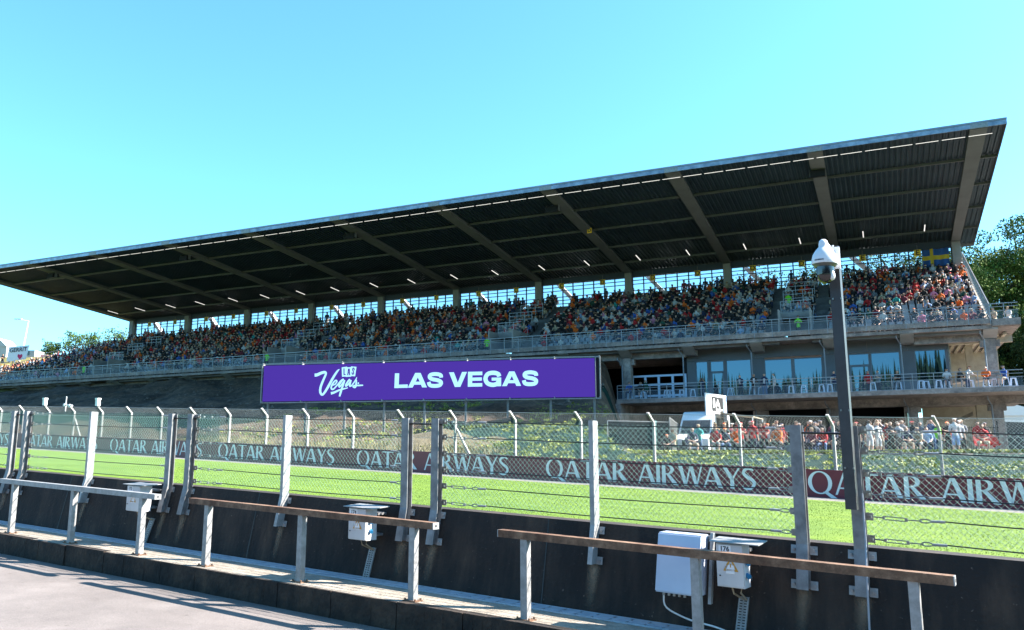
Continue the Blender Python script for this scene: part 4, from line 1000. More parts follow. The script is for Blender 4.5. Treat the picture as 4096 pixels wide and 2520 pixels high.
# ================================================================== PEOPLE
REG = ['head', 'neck', 'torso', 'uarm', 'farm', 'hand', 'hip', 'thigh', 'shin', 'foot']
def make_body(kind, subdiv=1, fingers=False, face=False):
    """one continuous skinned body facing -y; returns vertices, faces and a body region per face"""
    st = kind.startswith('stand')
    J = {}; 
    if not st:
        lean = {'seat_lean': .16, 'seat_back': -.05}.get(kind, .03)
        J['pel'] = (0, 0, .50); J['spi'] = (0, -.02-lean*.3, .72); J['che'] = (0, -.02-lean, .95); J['nec'] = (0, -.02-lean*1.15, 1.07)
        for g, n_ in ((-1, 'l'), (1, 'r')):
            w_ = .17 if kind != 'seat_lean' else .2
            J['hip'+n_] = (.09*g, -.02, .48); J['kne'+n_] = (w_*g, -.44, .50); J['ank'+n_] = (w_*g*.9, -.44, .09); J['toe'+n_] = (w_*g, -.60, .04)
    else:
        J['pel'] = (0, 0, .93); J['spi'] = (0, .01, 1.12); J['che'] = (0, 0, 1.36); J['nec'] = (0, 0, 1.49)
        if kind == 'stand_lean': J['spi'] = (0, -.06, 1.11); J['che'] = (0, -.16, 1.32); J['nec'] = (0, -.21, 1.44)
        for g, n_ in ((-1, 'l'), (1, 'r')):
            J['hip'+n_] = (.09*g, 0, .90); J['kne'+n_] = (.11*g, -.03, .50); J['ank'+n_] = (.12*g, .02, .09); J['toe'+n_] = (.14*g, -.13, .035)
    cx, cy, cz = J['che']; nx, ny, nz = J['nec']
    J['hea'] = (0, ny-.005, nz+.09); J['hem'] = (0, ny-.02, nz+.17); J['het'] = (0, ny-.01, nz+.245)
    for g, n_ in ((-1, 'l'), (1, 'r')):
        J['sho'+n_] = (.185*g, cy+.0, cz+.03)
        if kind in ('seat_lap', 'seat_back'): J['elb'+n_] = (.24*g, cy-.06, cz-.22); J['wri'+n_] = (.13*g, cy-.28, cz-.34)
        elif kind == 'seat_lean': J['elb'+n_] = (.25*g, cy-.14, cz-.25); J['wri'+n_] = (.07*g, cy-.28, cz-.30)
        elif kind in ('seat_cross', 'stand_cross'): J['elb'+n_] = (.25*g, cy-.09, cz-.22); J['wri'+n_] = (-.04*g, cy-.22, cz-.15+.03*g)
        elif kind == 'seat_hand' : J['elb'+n_] = (.23*g, cy-.16, cz-.20); J['wri'+n_] = (.06*g, cy-.24, cz+.05) if g < 0 else (.12, cy-.34, cz-.3)
        elif kind == 'stand_phone': J['elb'+n_] = (.25*g, cy-.20, cz-.02); J['wri'+n_] = (.09*g, cy-.27, cz+.22)
        elif kind == 'stand_lean': J['elb'+n_] = (.24*g, cy-.12, cz-.20); J['wri'+n_] = (.17*g, cy-.36, cz-.24)
        elif kind == 'stand_turn': J['elb'+n_] = (.23*g, cy+.03, cz-.27); J['wri'+n_] = (.24*g, cy-.04, cz-.50) if g > 0 else (-.1, cy-.22, cz-.24)
        else: J['elb'+n_] = (.23*g, cy+.02, cz-.28); J['wri'+n_] = (.25*g, cy-.06, cz-.52)
        w_ = Vector(J['wri'+n_]); e_ = Vector(J['elb'+n_]); J['han'+n_] = tuple(w_+(w_-e_).normalized()*.075)
    names_ = list(J); idx = {k: i for i, k in enumerate(names_)}
    Rd = {'pel': .135, 'spi': .125, 'che': .135, 'nec': .052, 'hea': .072, 'hem': .092, 'het': .066}
    Rl = {'hip': .092, 'kne': .062, 'ank': .042, 'toe': .036, 'sho': .066, 'elb': .043, 'wri': .029, 'han': .034}
    V = [J[k] for k in names_]; R = [Rd.get(k) or Rl[k[:3]] for k in names_]
    E_ = [('pel', 'spi'), ('spi', 'che'), ('che', 'nec'), ('nec', 'hea'), ('hea', 'hem'), ('hem', 'het')]
    for n_ in 'lr': E_ += [('pel', 'hip'+n_), ('hip'+n_, 'kne'+n_), ('kne'+n_, 'ank'+n_), ('ank'+n_, 'toe'+n_), ('che', 'sho'+n_), ('sho'+n_, 'elb'+n_), ('elb'+n_, 'wri'+n_), ('wri'+n_, 'han'+n_)]
    EI = [(idx[a], idx[b_]) for a, b_ in E_]
    if face:
        hx = Vector(J['hem']); V.append(tuple(hx+Vector((0, -.105, -.015)))); R.append(.014); EI.append((idx['hem'], len(V)-1))
        for g in (-1, 1): V.append(tuple(hx+Vector((.098*g, .012, -.01)))); R.append(.018); EI.append((idx['hem'], len(V)-1))
    if fingers:
        for n_, g in (('l', -1), ('r', 1)):
            h = Vector(J['han'+n_]); d = (h-Vector(J['wri'+n_])).normalized(); sd = d.cross(Vector((0, 0, 1)))
            if sd.length < .1: sd = Vector((1, 0, 0))
            sd.normalize(); dn = sd.cross(d); dn = dn if dn.z < 0 else -dn
            for q in range(4):
                ln = (.060, .068, .064, .050)[q]; o_ = sd*(q-1.5)*.021
                V.append(tuple(h+d*.03+o_)); R.append(.0095); a = len(V)-1; EI.append((idx['han'+n_], a))
                V.append(tuple(h+d*(.03+ln*.55)+o_+dn*.008)); R.append(.0085); EI.append((a, a+1))
                V.append(tuple(h+d*(.03+ln*.85)+o_+dn*.03)); R.append(.007); EI.append((a+1, a+2))
            V.append(tuple(h-d*.01-sd*.045*g)); R.append(.011); a = len(V)-1; EI.append((idx['han'+n_], a))
            V.append(tuple(h+d*.025-sd*.06*g+dn*.01)); R.append(.008); EI.append((a, a+1))
    me = bpy.data.meshes.new('b'); me.from_pydata(V, EI, []); o = bpy.data.objects.new('b', me); link(o)
    md = o.modifiers.new('s', 'SKIN'); md.branch_smoothing = .6
    for i, r in enumerate(R): me.skin_vertices[0].data[i].radius = (r, r*(.80 if names_[i:i+1] in (['che'], ['spi'], ['pel']) else 1)) if i < len(names_) else (r, r)
    for d_ in me.skin_vertices[0].data: d_.use_root = False
    me.skin_vertices[0].data[idx['pel']].use_root = True
    if subdiv: sb_ = o.modifiers.new('u', 'SUBSURF'); sb_.levels = subdiv
    bpy.context.view_layer.update(); ev = bpy.data.meshes.new_from_object(o.evaluated_get(bpy.context.evaluated_depsgraph_get()))
    bpy.data.objects.remove(o)
    segs = []
    for a, b_ in E_:
        k = a[:3]+b_[:3]
        rg = {'pelspi': 'torso', 'spiche': 'torso', 'chenec': 'torso', 'nechea': 'neck', 'heahem': 'head', 'hemhet': 'head', 'pelhip': 'hip', 'hipkne': 'thigh', 'kneank': 'shin', 'anktoe': 'foot', 'chesho': 'torso', 'shoelb': 'uarm', 'elbwri': 'farm', 'wrihan': 'hand'}[k]
        segs.append((np.array(J[a]), np.array(J[b_]), (R[idx[a]]+R[idx[b_]])/2, REG.index(rg)))
    Vn = np.array([v.co[:] for v in ev.vertices]); F = [tuple(p.vertices) for p in ev.polygons]
    cen = np.array([Vn[list(f)].mean(0) for f in F]); best = np.full(len(F), 1e9); reg = np.zeros(len(F), int)
    for a, b_, r, g in segs:
        t = np.clip(((cen-a)@(b_-a))/max(1e-9, (b_-a)@(b_-a)), 0, 1); d = np.linalg.norm(cen-(a+t[:, None]*(b_-a)), axis=1)/r
        k = d < best; best[k] = d[k]; reg[k] = g
    hm = np.array(J['hem'])
    return dict(V=Vn, F=F, reg=reg, cen=cen, head=hm, J=J, me=ev)
def sub_mesh(B, name, faces, off, m):
    nor = np.zeros_like(B['V']); me0 = B['me']; me0.update()
    for v in me0.vertices: nor[v.index] = v.normal[:]
    used = sorted({i for f in faces for i in B['F'][f]}); mp_ = {u: i for i, u in enumerate(used)}
    me = bpy.data.meshes.new(name); me.from_pydata([tuple(B['V'][u]+nor[u]*off) for u in used], [], [[mp_[i] for i in B['F'][f]] for f in faces])
    me.materials.append(m); me.polygons.foreach_set('use_smooth', [True]*len(me.polygons)); me.update(); return me
CL = {'black': (.012, .012, .014), 'navy': (.014, .022, .06), 'red': (.45, .012, .014), 'orange': (.75, .13, .008), 'white': (.52, .51, .50), 'grey': (.16, .16, .17), 'light blue': (.25, .38, .6), 'blue': (.03, .10, .36),
      'dark green': (.015, .07, .045), 'teal': (.03, .32, .30), 'pink': (.6, .22, .33), 'beige': (.42, .33, .22), 'maroon': (.14, .015, .03), 'neon green': (.22, .75, .03), 'yellow': (.7, .42, .02), 'denim': (.06, .11, .22)}
CM = {k: mat('cloth_'+k.replace(' ', '_'), v, None, rough=.85) for k, v in CL.items()}
SK = [mat('skin_fair', (.58, .35, .25), None, rough=.55), mat('skin_tan', (.40, .22, .145), None, rough=.55), mat('skin_dark', (.12, .06, .04), None, rough=.55)]
HM = {'brown': mat('hair_brown', (.05, .028, .015), None, rough=.7), 'dark': mat('hair_dark', (.012, .009, .008), None, rough=.7), 'blond': mat('hair_blond', (.42, .28, .12), None, rough=.7), 'grey': mat('hair_grey', (.35, .34, .33), None, rough=.7)}
shoe_m = mat('shoe', (.03, .03, .03), None, rough=.7)
PK = ['seat_lap', 'seat_lean', 'seat_back', 'seat_cross', 'seat_hand', 'stand_rest', 'stand_lean', 'stand_cross', 'stand_phone', 'stand_turn']
PROTO = {}
def proto(kind, near):
    key = (kind, near)
    if key in PROTO: return PROTO[key]
    B = make_body(kind, 1, near, near); V, F, reg, cen, hm = B['V'], B['F'], B['reg'], B['cen'], B['head']
    idx = lambda *r: [i for i in range(len(F)) if REG[reg[i]] in r]
    D = {}
    full = bpy.data.meshes.new('body'); full.from_pydata([tuple(v) for v in V], [], F); full.materials.append(SK[0]); full.polygons.foreach_set('use_smooth', [True]*len(F)); D['body'] = full
    D['shirt'] = sub_mesh(B, 'shirt', idx('torso', 'uarm', 'hip'), .014, CM['black']); D['long'] = sub_mesh(B, 'jacket', idx('torso', 'uarm', 'farm', 'hip'), .018, CM['black'])
    D['trousers'] = sub_mesh(B, 'trousers', idx('hip', 'thigh', 'shin'), .010, CM['denim']); D['shorts'] = sub_mesh(B, 'shorts', idx('hip', 'thigh'), .016, CM['denim'])
    D['shoe'] = sub_mesh(B, 'shoes', idx('foot'), .012, shoe_m)
    hd = idx('head'); hairf = [i for i in hd if cen[i][2] > hm[2]+.035 or cen[i][1] > hm[1]+.02]
    D['hair'] = sub_mesh(B, 'hair', hairf, .016, HM['brown'])
    lng = hairf+[i for i in idx('neck', 'torso') if cen[i][1] > hm[1]+.03 and cen[i][2] > hm[2]-.28]
    D['longhair'] = sub_mesh(B, 'hair', lng, .026, HM['blond'])
    capf = [i for i in hd if cen[i][2] > hm[2]+.03]; cm = sub_mesh(B, 'cap', capf, .018, CM['red'])
    z = hm[2]+.035; b = MB(); y = hm[1]; fcs = [tuple(p.vertices) for p in cm.polygons]; b.v = [v.co.copy() for v in cm.vertices]; b.f = [list(f) for f in fcs]; b.m = [0]*len(fcs)
    b.hexa([(-.075, y-.19, z-.02), (.075, y-.19, z-.02), (.088, y-.07, z+.004), (-.088, y-.07, z+.004), (-.06, y-.19, z-.012), (.06, y-.19, z-.012), (.085, y-.07, z+.02), (-.085, y-.07, z+.02)])
    D['cap'] = b.mesh('cap', CM['red'], smooth=False)
    b = MB(); 
    if near:
        for g in (-1, 1): b.box(g*.035-.026, g*.035+.026, y-.103, y-.085, hm[2]+.0, hm[2]+.03)
        b.box(-.09, .09, y-.095, y-.086, hm[2]+.018, hm[2]+.028); D['glasses'] = b.mesh('sunglasses', black)
        b = MB()
        for g in (-1, 1): b.box(g*.034-.013, g*.034+.013, y-.094, y-.084, hm[2]+.006, hm[2]+.020)
        D['eyes'] = b.mesh('eyes', black); D['mouth'] = MB().box(-.024, .024, y-.088, y-.078, hm[2]-.058, hm[2]-.046).mesh('mouth', mat('lips', (.3, .1, .08), None))
    PROTO[key] = D; return D
def person(kind, loc, rz, shirt, bottom, top, label, group, skin=0, long_=False, shorts=False, near=True, glasses=False, sc_=1.0):
    D = proto(kind, near); o = thing('person', label, 'person', loc, rz, group); o.scale = (sc_,)*3
    def add(nm, me, m):
        c = bpy.data.objects.new(nm, me); link(c); c.parent = o; c.material_slots[0].link = 'OBJECT'; c.material_slots[0].material = m; return c
    add('body', D['body'], SK[skin]); add('jacket' if long_ else 'shirt', D['long' if long_ else 'shirt'], CM[shirt]); add('shorts' if shorts else 'trousers', D['shorts' if shorts else 'trousers'], CM[bottom]); add('shoes', D['shoe'], shoe_m)
    t, c = top
    if t in ('hair', 'longhair'): add('hair', D[t], HM[c])
    elif t == 'cap': add('hair', D['hair'], HM['dark']); add('cap', D['cap'], CM[c])
    if near:
        if glasses: add('sunglasses', D['glasses'], black)
        else: add('eyes', D['eyes'], black)
        add('mouth', D['mouth'], MATS['lips'])
    return o
NUM = ['first', 'second', 'third', 'fourth', 'fifth', 'sixth', 'seventh', 'eighth', 'ninth', 'tenth', 'eleventh', 'twelfth', 'thirteenth', 'fourteenth', 'fifteenth']

# ---- seats and the seated crowd
rnd = random.Random(2024)
def seat_mesh():
    b = MB(); b.prism([(-.21, -.20, .42), (.21, -.20, .42), (.21, .20, .39), (-.21, .20, .39)], (0, 0, .035))
    b.hexa([(-.21, .17, .42), (.21, .17, .42), (.21, .21, .42), (-.21, .21, .42), (-.19, .25, .82), (.19, .25, .82), (.19, .29, .82), (-.19, .29, .82)])
    b.box(-.05, .05, -.1, .12, .0, .40); return b
sm = seat_mesh(); seat_me = sm.mesh('seat', seat_m)
seats = []; xs0 = 6.75
i_s = 0; x = xs0
COLS_X = []
while x > -108: COLS_X.append(x); x -= .52
for i in range(NR):
    y = row_y(i)+.28; L = max(-111, left_lim(y))
    for x in COLS_X:
        if x < L+.4 or in_stair(x) or in_vom(x, i): continue
        seats.append((i, x, y, row_z(i)))
def occ(i, x):
    n_ = math.sin(x*.35+i*.9)+math.sin(x*.13-i*.5+1.3)+math.sin(x*.71+i*1.7)*.6
    if x > -3.1:                                  # right hand block
        base = .97 if i >= 5 else (.72 if i >= 3 else .42)
        if i < 5 and 1.2 < x < 4.2: base -= .30
        if i == 0 and x > 3.6: base = .9
    elif x > -29:
        base = [.42, .62, .82, .95, .97, .97, .95, .93, .90, .84, .80, .80, .86, .90, .80][i]
    elif x > -54: base = [.45, .6, .85, .92, .95, .95, .92, .90, .88, .92, .93, .93, .93, .93, .92][i]
    else: base = [.35, .5, .8, .92, .96, .97, .97, .97, .96, .96, .96, .96, .96, .96, .94][i]
    return rnd.random() < base+.10*n_-(.05)
SH = ['black']*62+['navy']*10+['red']*13+['orange']*11+['white']*15+['grey']*9+['light blue']*4+['blue']*4+['dark green']*3+['teal']*1+['pink']*2+['beige']*4+['maroon']*5
TOPS = [('hair', 'dark')]*8+[('hair', 'brown')]*9+[('hair', 'blond')]*2+[('longhair', 'blond')]*3+[('longhair', 'brown')]*4+[('hair', 'grey')]*2+[('cap', 'red')]*3+[('cap', 'white')]*5+[('cap', 'black')]*5+[('cap', 'orange')]*3+[('cap', 'navy')]*3
PS = ['seat_lap', 'seat_lean', 'seat_back', 'seat_cross', 'seat_hand']
occd = [occ(i, x) for (i, x, y, z) in seats]
order = sorted(range(len(seats)), key=lambda k: (S(seats[k][1], seats[k][2], seats[k][3])-Vector((0, 0, CZ))).length)
ppl_i = [k for k in order if occd[k]][:188]; ppl_set = set(ppl_i); seat_i = set([k for k in order][:300])
xr = {}
for k in order:
    i, x, y, z = seats[k]; xr.setdefault(i, []).append(x)
def seat_no(i, x): return sorted(xr[i], reverse=True).index(x)+1
topname = lambda t: ('short %s hair' % t[1]) if t[0] == 'hair' else (('long %s hair' % t[1]) if t[0] == 'longhair' else '%s cap' % t[1])
stuffP = []; stuffS = []
for k, (i, x, y, z) in enumerate(seats):
    if k in seat_i:
        o = bpy.data.objects.new('seat', seat_me); link(o); o.location = S(x, y, z); o.rotation_euler = (0, 0, AZS)
        props(o, 'grey plastic seat, %s row from the front, number %d in from the right railing' % (NUM[i], seat_no(i, x)), 'seat', 'grey grandstand seats')
    else: stuffS.append((x, y, z))
    if occd[k]:
        sh, tp_, kd = rnd.choice(SH), rnd.choice(TOPS), rnd.choice(PS); sk = rnd.choice([0, 0, 0, 1, 1, 2]); lg = rnd.random() < .3; shorts = rnd.random() < .45
        rz = AZS+(rnd.random()-.5)*.9; bt = rnd.choice(['black', 'denim', 'navy', 'grey', 'beige', 'black'])
        if k in ppl_set:
            person(kd, S(x+(rnd.random()-.5)*.08, y-.02, z), rz, sh, bt, tp_, 'person in %s with %s, %s row up, seat %d from right railing' % (sh, topname(tp_), NUM[i], seat_no(i, x)), 'spectators seated in the right part of the grandstand', sk, lg, shorts, near=False, sc_=.94+.12*rnd.random())
        elif i == NR-1 and rnd.random() < .3: stuffP.append(('stand_rest', x+(rnd.random()-.5)*.1, y+.35, z, rz, sh, bt, tp_, sk, lg, shorts, .9+.14*rnd.random()))
        else: stuffP.append((kd, x+(rnd.random()-.5)*.1, y-.02, z, rz, sh, bt, tp_, sk, lg, shorts, .93+.14*rnd.random()))
# remaining seats and spectators as two masses
V0 = np.array([v.co[:] for v in seat_me.vertices]); F0 = [tuple(p.vertices) for p in seat_me.polygons]
ca, sa_ = math.cos(AZS), math.sin(AZS); Rm = np.array([[ca, -sa_, 0], [sa_, ca, 0], [0, 0, 1]])
VV = []; FF = []
Q4 = np.array(F0); Vr = V0@Rm.T
for n_, (x, y, z) in enumerate(stuffS): VV.append(Vr+np.array(S(x, y, z)[:])); FF.append(Q4+n_*len(V0))
o = obj('seat_rows', np_mesh('seat_rows', np.concatenate(VV), np.concatenate(FF), seat_m)); props(o, 'rows of grey seats in the farther left blocks of the grandstand', 'seats', kind='stuff')
mats_c = list(CM.values())+SK+list(HM.values())+[shoe_m]; mi = {m.name: i for i, m in enumerate(mats_c)}
ckeys = list(CM); LOW = {}
for kd in PS+['stand_rest']:
    B = make_body(kd, 0, False, False); tri = []; rg = []; cc = []
    for f, r, c in zip(B['F'], B['reg'], B['cen']):
        q = list(f)+[f[-1]]*(4-len(f)) if len(f) == 3 else list(f[:4]); tri.append(q); rg.append(r); cc.append(c)
    LOW[kd] = (B['V'], np.array(tri), np.array(rg), np.array(cc), B['head'])
VV = []; FL = []; ML = []; off = 0
for (kd, x, y, z, rz, sh, bt, tp_, sk, lg, shorts, scl) in stuffP:
    V, F, rg, cc, hm = LOW[kd]; c, s_ = math.cos(rz), math.sin(rz); R_ = np.array([[c, -s_, 0], [s_, c, 0], [0, 0, 1]])
    VV.append((V*scl)@R_.T+np.array(S(x, y, z)[:])); FL.append(F+off); off += len(V)
    skn = len(ckeys)+sk; shn = ckeys.index(sh); btn = ckeys.index(bt)
    M_ = np.full(len(F), skn)
    rn_ = lambda *r: np.isin(rg, [REG.index(q) for q in r])
    M_[rn_('torso', 'uarm')] = shn; 
    if lg: M_[rn_('farm')] = shn
    M_[rn_('hip', 'thigh')] = btn
    if not shorts: M_[rn_('shin')] = btn
    M_[rn_('foot')] = len(mats_c)-1
    hd = rn_('head'); hr = ckeys.index(tp_[1]) if tp_[0] == 'cap' else len(ckeys)+3+list(HM).index(tp_[1])
    M_[hd & ((cc[:, 2] > hm[2]+.03) | (cc[:, 1] > hm[1]+.03))] = hr
    ML.append(M_)
FA = np.concatenate(FL); MA = np.concatenate(ML)
def quads_mesh(name, V, F, mats, MIx, origin=(0, 0, 0)):
    deg = F[:, 2] == F[:, 3]; me = bpy.data.meshes.new(name); V = V-np.array(origin)
    tot = np.where(deg, 3, 4); st_ = np.concatenate([[0], np.cumsum(tot)[:-1]]); lv = F.ravel()[np.stack([np.ones(len(F), bool)]*3+[~deg], 1).ravel()]
    me.vertices.add(len(V)); me.vertices.foreach_set('co', V.astype(np.float32).ravel()); me.loops.add(len(lv)); me.loops.foreach_set('vertex_index', lv.astype(np.int32))
    me.polygons.add(len(F)); me.polygons.foreach_set('loop_start', st_.astype(np.int32)); me.polygons.foreach_set('loop_total', tot.astype(np.int32))
    for m in mats: me.materials.append(m)
    me.polygons.foreach_set('material_index', MIx.astype(np.int32)); me.polygons.foreach_set('use_smooth', [True]*len(F)); me.update(calc_edges=True); return me
o = obj('crowd', quads_mesh('crowd', np.concatenate(VV), FA, mats_c, MA)); props(o, 'dense crowd of seated spectators filling the farther blocks of the grandstand', 'crowd', kind='stuff')

# stewards in vests
for lab, x, y, z, kd in (('steward in a neon green vest standing in the dark portal nearest the right', -5.5, 66.6, 9.43, 'stand_cross'), ('steward in neon green on the stair platform above the right portal', -6.6, 71.9, 12.3, 'stand_rest'), ('steward in neon green behind the deck railing, above the right half of the screen', -31.9, 66.3, 9.43, 'stand_rest'), ('steward in neon green far left behind the deck railing', -82.6, 66.2, 9.43, 'stand_rest'), ('steward in neon green behind the railing left of the screen', -56.6, 66.3, 9.43, 'stand_turn')):
    person(kd, S(x, y, z), AZS, 'neon green', 'black', ('cap', 'black'), lab, None, 1, near=False)
person('stand_turn', S(-8.2, 71.3, 11.7), AZS+2.8, 'black', 'black', ('hair', 'dark'), 'person in black climbing the stairs left of the right portal', None, 1, True, near=False)
person('stand_lean', S(-1.2, 67.6, 9.9), AZS-1.2, 'navy', 'navy', ('cap', 'navy'), 'person in navy bending over the front seats right of the camera pole', None, 1, True, near=False)
person('seat_lean', S(7.75, 67.3, 9.5), AZS-.6, 'beige', 'beige', ('cap', 'black'), 'person in beige with a black cap on the corner platform beside the side railing', None, 0, near=False)
person('seat_hand', S(8.55, 67.0, 9.5), AZS-.5, 'white', 'white', ('longhair', 'blond'), 'blond person in white in the outermost corner of the deck platform', None, 0, near=False)

# ---- balcony: guests, stools, high tables
BG = 'guests on the lounge balcony'
ZB = 4.80
bal = [('seat_lean', -18.4, 64.6, 0, 'blue', 'navy', ('cap', 'navy'), 'person in a blue polo and cap leaning on the far left balcony corner', 0, 0, 1),
       ('seat_lap', -17.6, 64.9, .3, 'black', 'black', ('hair', 'blond'), 'blond person in black seated second from the left on the balcony', 0, 0, 1),
       ('stand_turn', -17.2, 64.9, -.5, 'dark green', 'black', ('hair', 'grey'), 'grey haired person in dark green standing before the pale steel frame', 0, 1, 1),
       ('stand_phone', -12.75, 65.2, 0, 'navy', 'navy', ('hair', 'dark'), 'person in a navy team shirt raising a camera before the leftmost lounge window', 1, 0, 0),
       ('stand_lean', -9.62, 63.9, -.2, 'navy', 'black', ('none', ''), 'bald man in a dark suit and white shirt leaning on the balcony rail', 0, 1, 0),
       ('stand_lean', -8.65, 63.6, .2, 'black', 'black', ('hair', 'grey'), 'man in a black suit with a green tie leaning forward on the balcony rail', 1, 1, 0),
       ('stand_rest', -7.92, 63.9, 0, 'navy', 'denim', ('hair', 'dark'), 'young man in a dark jacket over a white shirt and jeans on the balcony', 0, 1, 0),
       ('stand_turn', -7.25, 64.0, -1.2, 'white', 'black', ('hair', 'dark'), 'person in a white t-shirt in profile before the second lounge window', 0, 0, 0),
       ('stand_cross', -3.1, 64.3, -.4, 'navy', 'black', ('hair', 'dark'), 'person in a navy shirt half hidden by the camera pole on the balcony', 0, 0, 0),
       ('stand_rest', -.85, 65.2, 0, 'red', 'black', ('hair', 'dark'), 'person in a red t-shirt standing before the lounge windows', 0, 0, 0),
       ('stand_cross', -.22, 65.0, .2, 'grey', 'black', ('none', ''), 'balding person in dark grey with folded arms beside the red shirt', 0, 0, 1),
       ('seat_cross', 1.1, 64.6, -.5, 'black', 'grey', ('longhair', 'blond'), 'blond woman in a black top and long grey skirt on a stool', 0, 0, 0),
       ('seat_lap', 4.15, 64.5, .1, 'white', 'black', ('hair', 'dark'), 'person with sunglasses, white t-shirt and black shorts on a balcony stool', 1, 0, 1),
       ('seat_lean', 4.85, 64.9, .9, 'black', 'black', ('longhair', 'brown'), 'dark haired woman in black seated beside the man in the red cap', 0, 0, 0),
       ('stand_lean', 5.4, 64.7, .7, 'white', 'navy', ('cap', 'red'), 'man in a white shirt and red cap leaning over the balcony table', 0, 0, 0),
       ('seat_lap', 6.5, 64.4, 0, 'orange', 'black', ('none', ''), 'bald man in an orange sweater seated on a stool by the right column', 0, 1, 0),
       ('seat_cross', 7.6, 64.3, -.9, 'blue', 'beige', ('cap', 'navy'), 'man in a blue shirt, navy jacket and cap on the rightmost stool', 0, 1, 0)]
white_i = mat('shirt_front', (.7, .7, .72), None)
for kd, x, y, dz, sh, bt, tp_, lab, sk, lg, gl in bal:
    seated = kd.startswith('seat')
    o = person(kd, S(x, y, ZB+(.28 if seated else 0)), AZS+dz, sh, bt, tp_, lab, BG, sk, bool(lg), bt in ('black', 'beige') and seated, glasses=bool(gl))
    if 'white shirt' in lab and lg or 'suit' in lab:
        zz = 1.0 if True else 0; yy = -.30 if kd == 'stand_lean' else -.155
        MBf = MB(); MBf.hexa([(-.055, yy+.06, .98), (.055, yy+.06, .98), (.055, yy+.14, .98), (-.055, yy+.14, .98), (-.065, yy, 1.36), (.065, yy, 1.36), (.065, yy+.08, 1.36), (-.065, yy+.08, 1.36)])
        c_ = bpy.data.objects.new('shirt_front', MBf.mesh('shirt_front', white_i)); link(c_); c_.parent = o
    if 'camera' in lab and 'raising' in lab:
        c_ = bpy.data.objects.new('camera', MB().box(-.06, .06, -.36, -.24, 1.56, 1.66).mesh('camera', black)); link(c_)
        c_.location = S(x, y, ZB); c_.rotation_euler = (0, 0, AZS); props(c_, 'small black camera held up to the face of the navy shirted photographer', 'camera')
stool_p = mat('stool_white', (.6, .66, .78), None, rough=.4)
def make_stool(loc, rz, label):
    o = thing('stool', label, 'stool', loc, rz, 'metal bar stools on the balcony'); L_ = Vector(loc)
    def add(nm, b): c = bpy.data.objects.new(nm, b.mesh(nm, stool_p)); link(c); c.parent = o
    b = MB(); b.hexa([(-.16, -.16, .74), (.16, -.16, .74), (.16, .16, .74), (-.16, .16, .74), (-.15, -.15, .78), (.15, -.15, .78), (.15, .15, .78), (-.15, .15, .78)]); add('seat', b)
    for sx in (-1, 1):
        for sy in (-1, 1):
            b = MB(); x0, y0, x1, y1 = .21*sx, .21*sy, .13*sx, .13*sy; w_ = .027
            b.hexa([(x0-w_, y0-w_, 0), (x0+w_, y0-w_, 0), (x0+w_, y0+w_, 0), (x0-w_, y0+w_, 0), (x1-w_, y1-w_, .74), (x1+w_, y1-w_, .74), (x1+w_, y1+w_, .74), (x1-w_, y1+w_, .74)]); add('leg', b)
    b = MB(); b.box(-.19, .19, -.20, -.17, .22, .25); b.box(-.19, .19, .17, .20, .22, .25); b.box(-.20, -.17, -.19, .19, .22, .25); b.box(.17, .20, -.19, .19, .22, .25); add('foot_ring', b)
    return o
st0 = None
STX = [(-18.4, 64.6, 'under the blue polo guest at the far left'), (-17.3, 64.6, 'under the blond guest in black'), (-15.3, 64.1, 'left one of the close pair before the pale steel frame'), (-15.0, 64.5, 'right one of the close pair before the pale steel frame'), (-14.15, 64.2, 'alone before the right end of the pale steel frame'), (-13.3, 64.2, 'left of the guest raising a camera'),
       (-10.45, 64.3, 'left of the bald suited man'), (-8.95, 64.5, 'behind the man with the green tie'), (-8.3, 64.6, 'behind the young man in jeans'), (-6.1, 64.3, 'first right of the white t-shirt in profile'), (-5.2, 64.2, 'second right of the white t-shirt in profile'), (-4.0, 64.2, 'nearer left of the camera pole'), (-3.4, 64.3, 'touching the left side of the camera pole'),
       (-.55, 64.1, 'before the guest in the red t-shirt'), (1.1, 64.6, 'under the woman in the grey skirt'), (2.5, 64.1, 'left one of the pair before the last window'), (2.85, 64.5, 'right one of the pair before the last window'), (3.6, 64.2, 'just left of the white t-shirt guest with sunglasses'), (4.17, 64.5, 'under the white t-shirt guest with sunglasses'), (5.6, 65.0, 'beside the man in the red cap'), (6.5, 64.4, 'under the man in the orange sweater'), (7.0, 64.6, 'right of the man in the orange sweater'), (7.65, 64.3, 'under the man in the navy jacket'), (8.1, 64.5, 'outermost at the right end of the balcony')]
for x, y, lab in STX:
    if st0 is None: st0 = make_stool(S(x, y, ZB), AZS+.1, 'white metal stool ' + lab)
    else:
        o = copy_tree(st0); o.location = S(x, y, ZB); o.rotation_euler = (0, 0, AZS+rnd.random()*.6-.3); o['label'] = 'white metal stool ' + lab
def table(x, y, lab):
    o = thing('high_table', lab, 'table', S(x, y, ZB), 0, 'round high tables on the balcony')
    MB(S).lathe((x, y, ZB), [(0, 1.08), (.34, 1.08), (.34, 1.05), (0, 1.05)], 20).build('table_top', black, o)
    MB(S).lathe((x, y, ZB), [(.03, 0.02), (.03, 1.05)], 8).build('stem', galv_d, o); MB(S).lathe((x, y, ZB), [(.26, 0), (.26, .02), (0, .03)], 16).build('foot', black, o)
table(-17.9, 64.2, 'dark round table between the two leftmost balcony guests'); table(-13.8, 65.3, 'dark round table beside the grey facade corner'); table(-5.9, 65.6, 'dark round table before the middle lounge windows'); table(1.9, 64.9, 'dark round table right of the woman in the grey skirt'); table(5.0, 64.3, 'dark round table by the man in the red cap'); table(7.1, 64.1, 'dark round table between the orange sweater and the navy jacket')

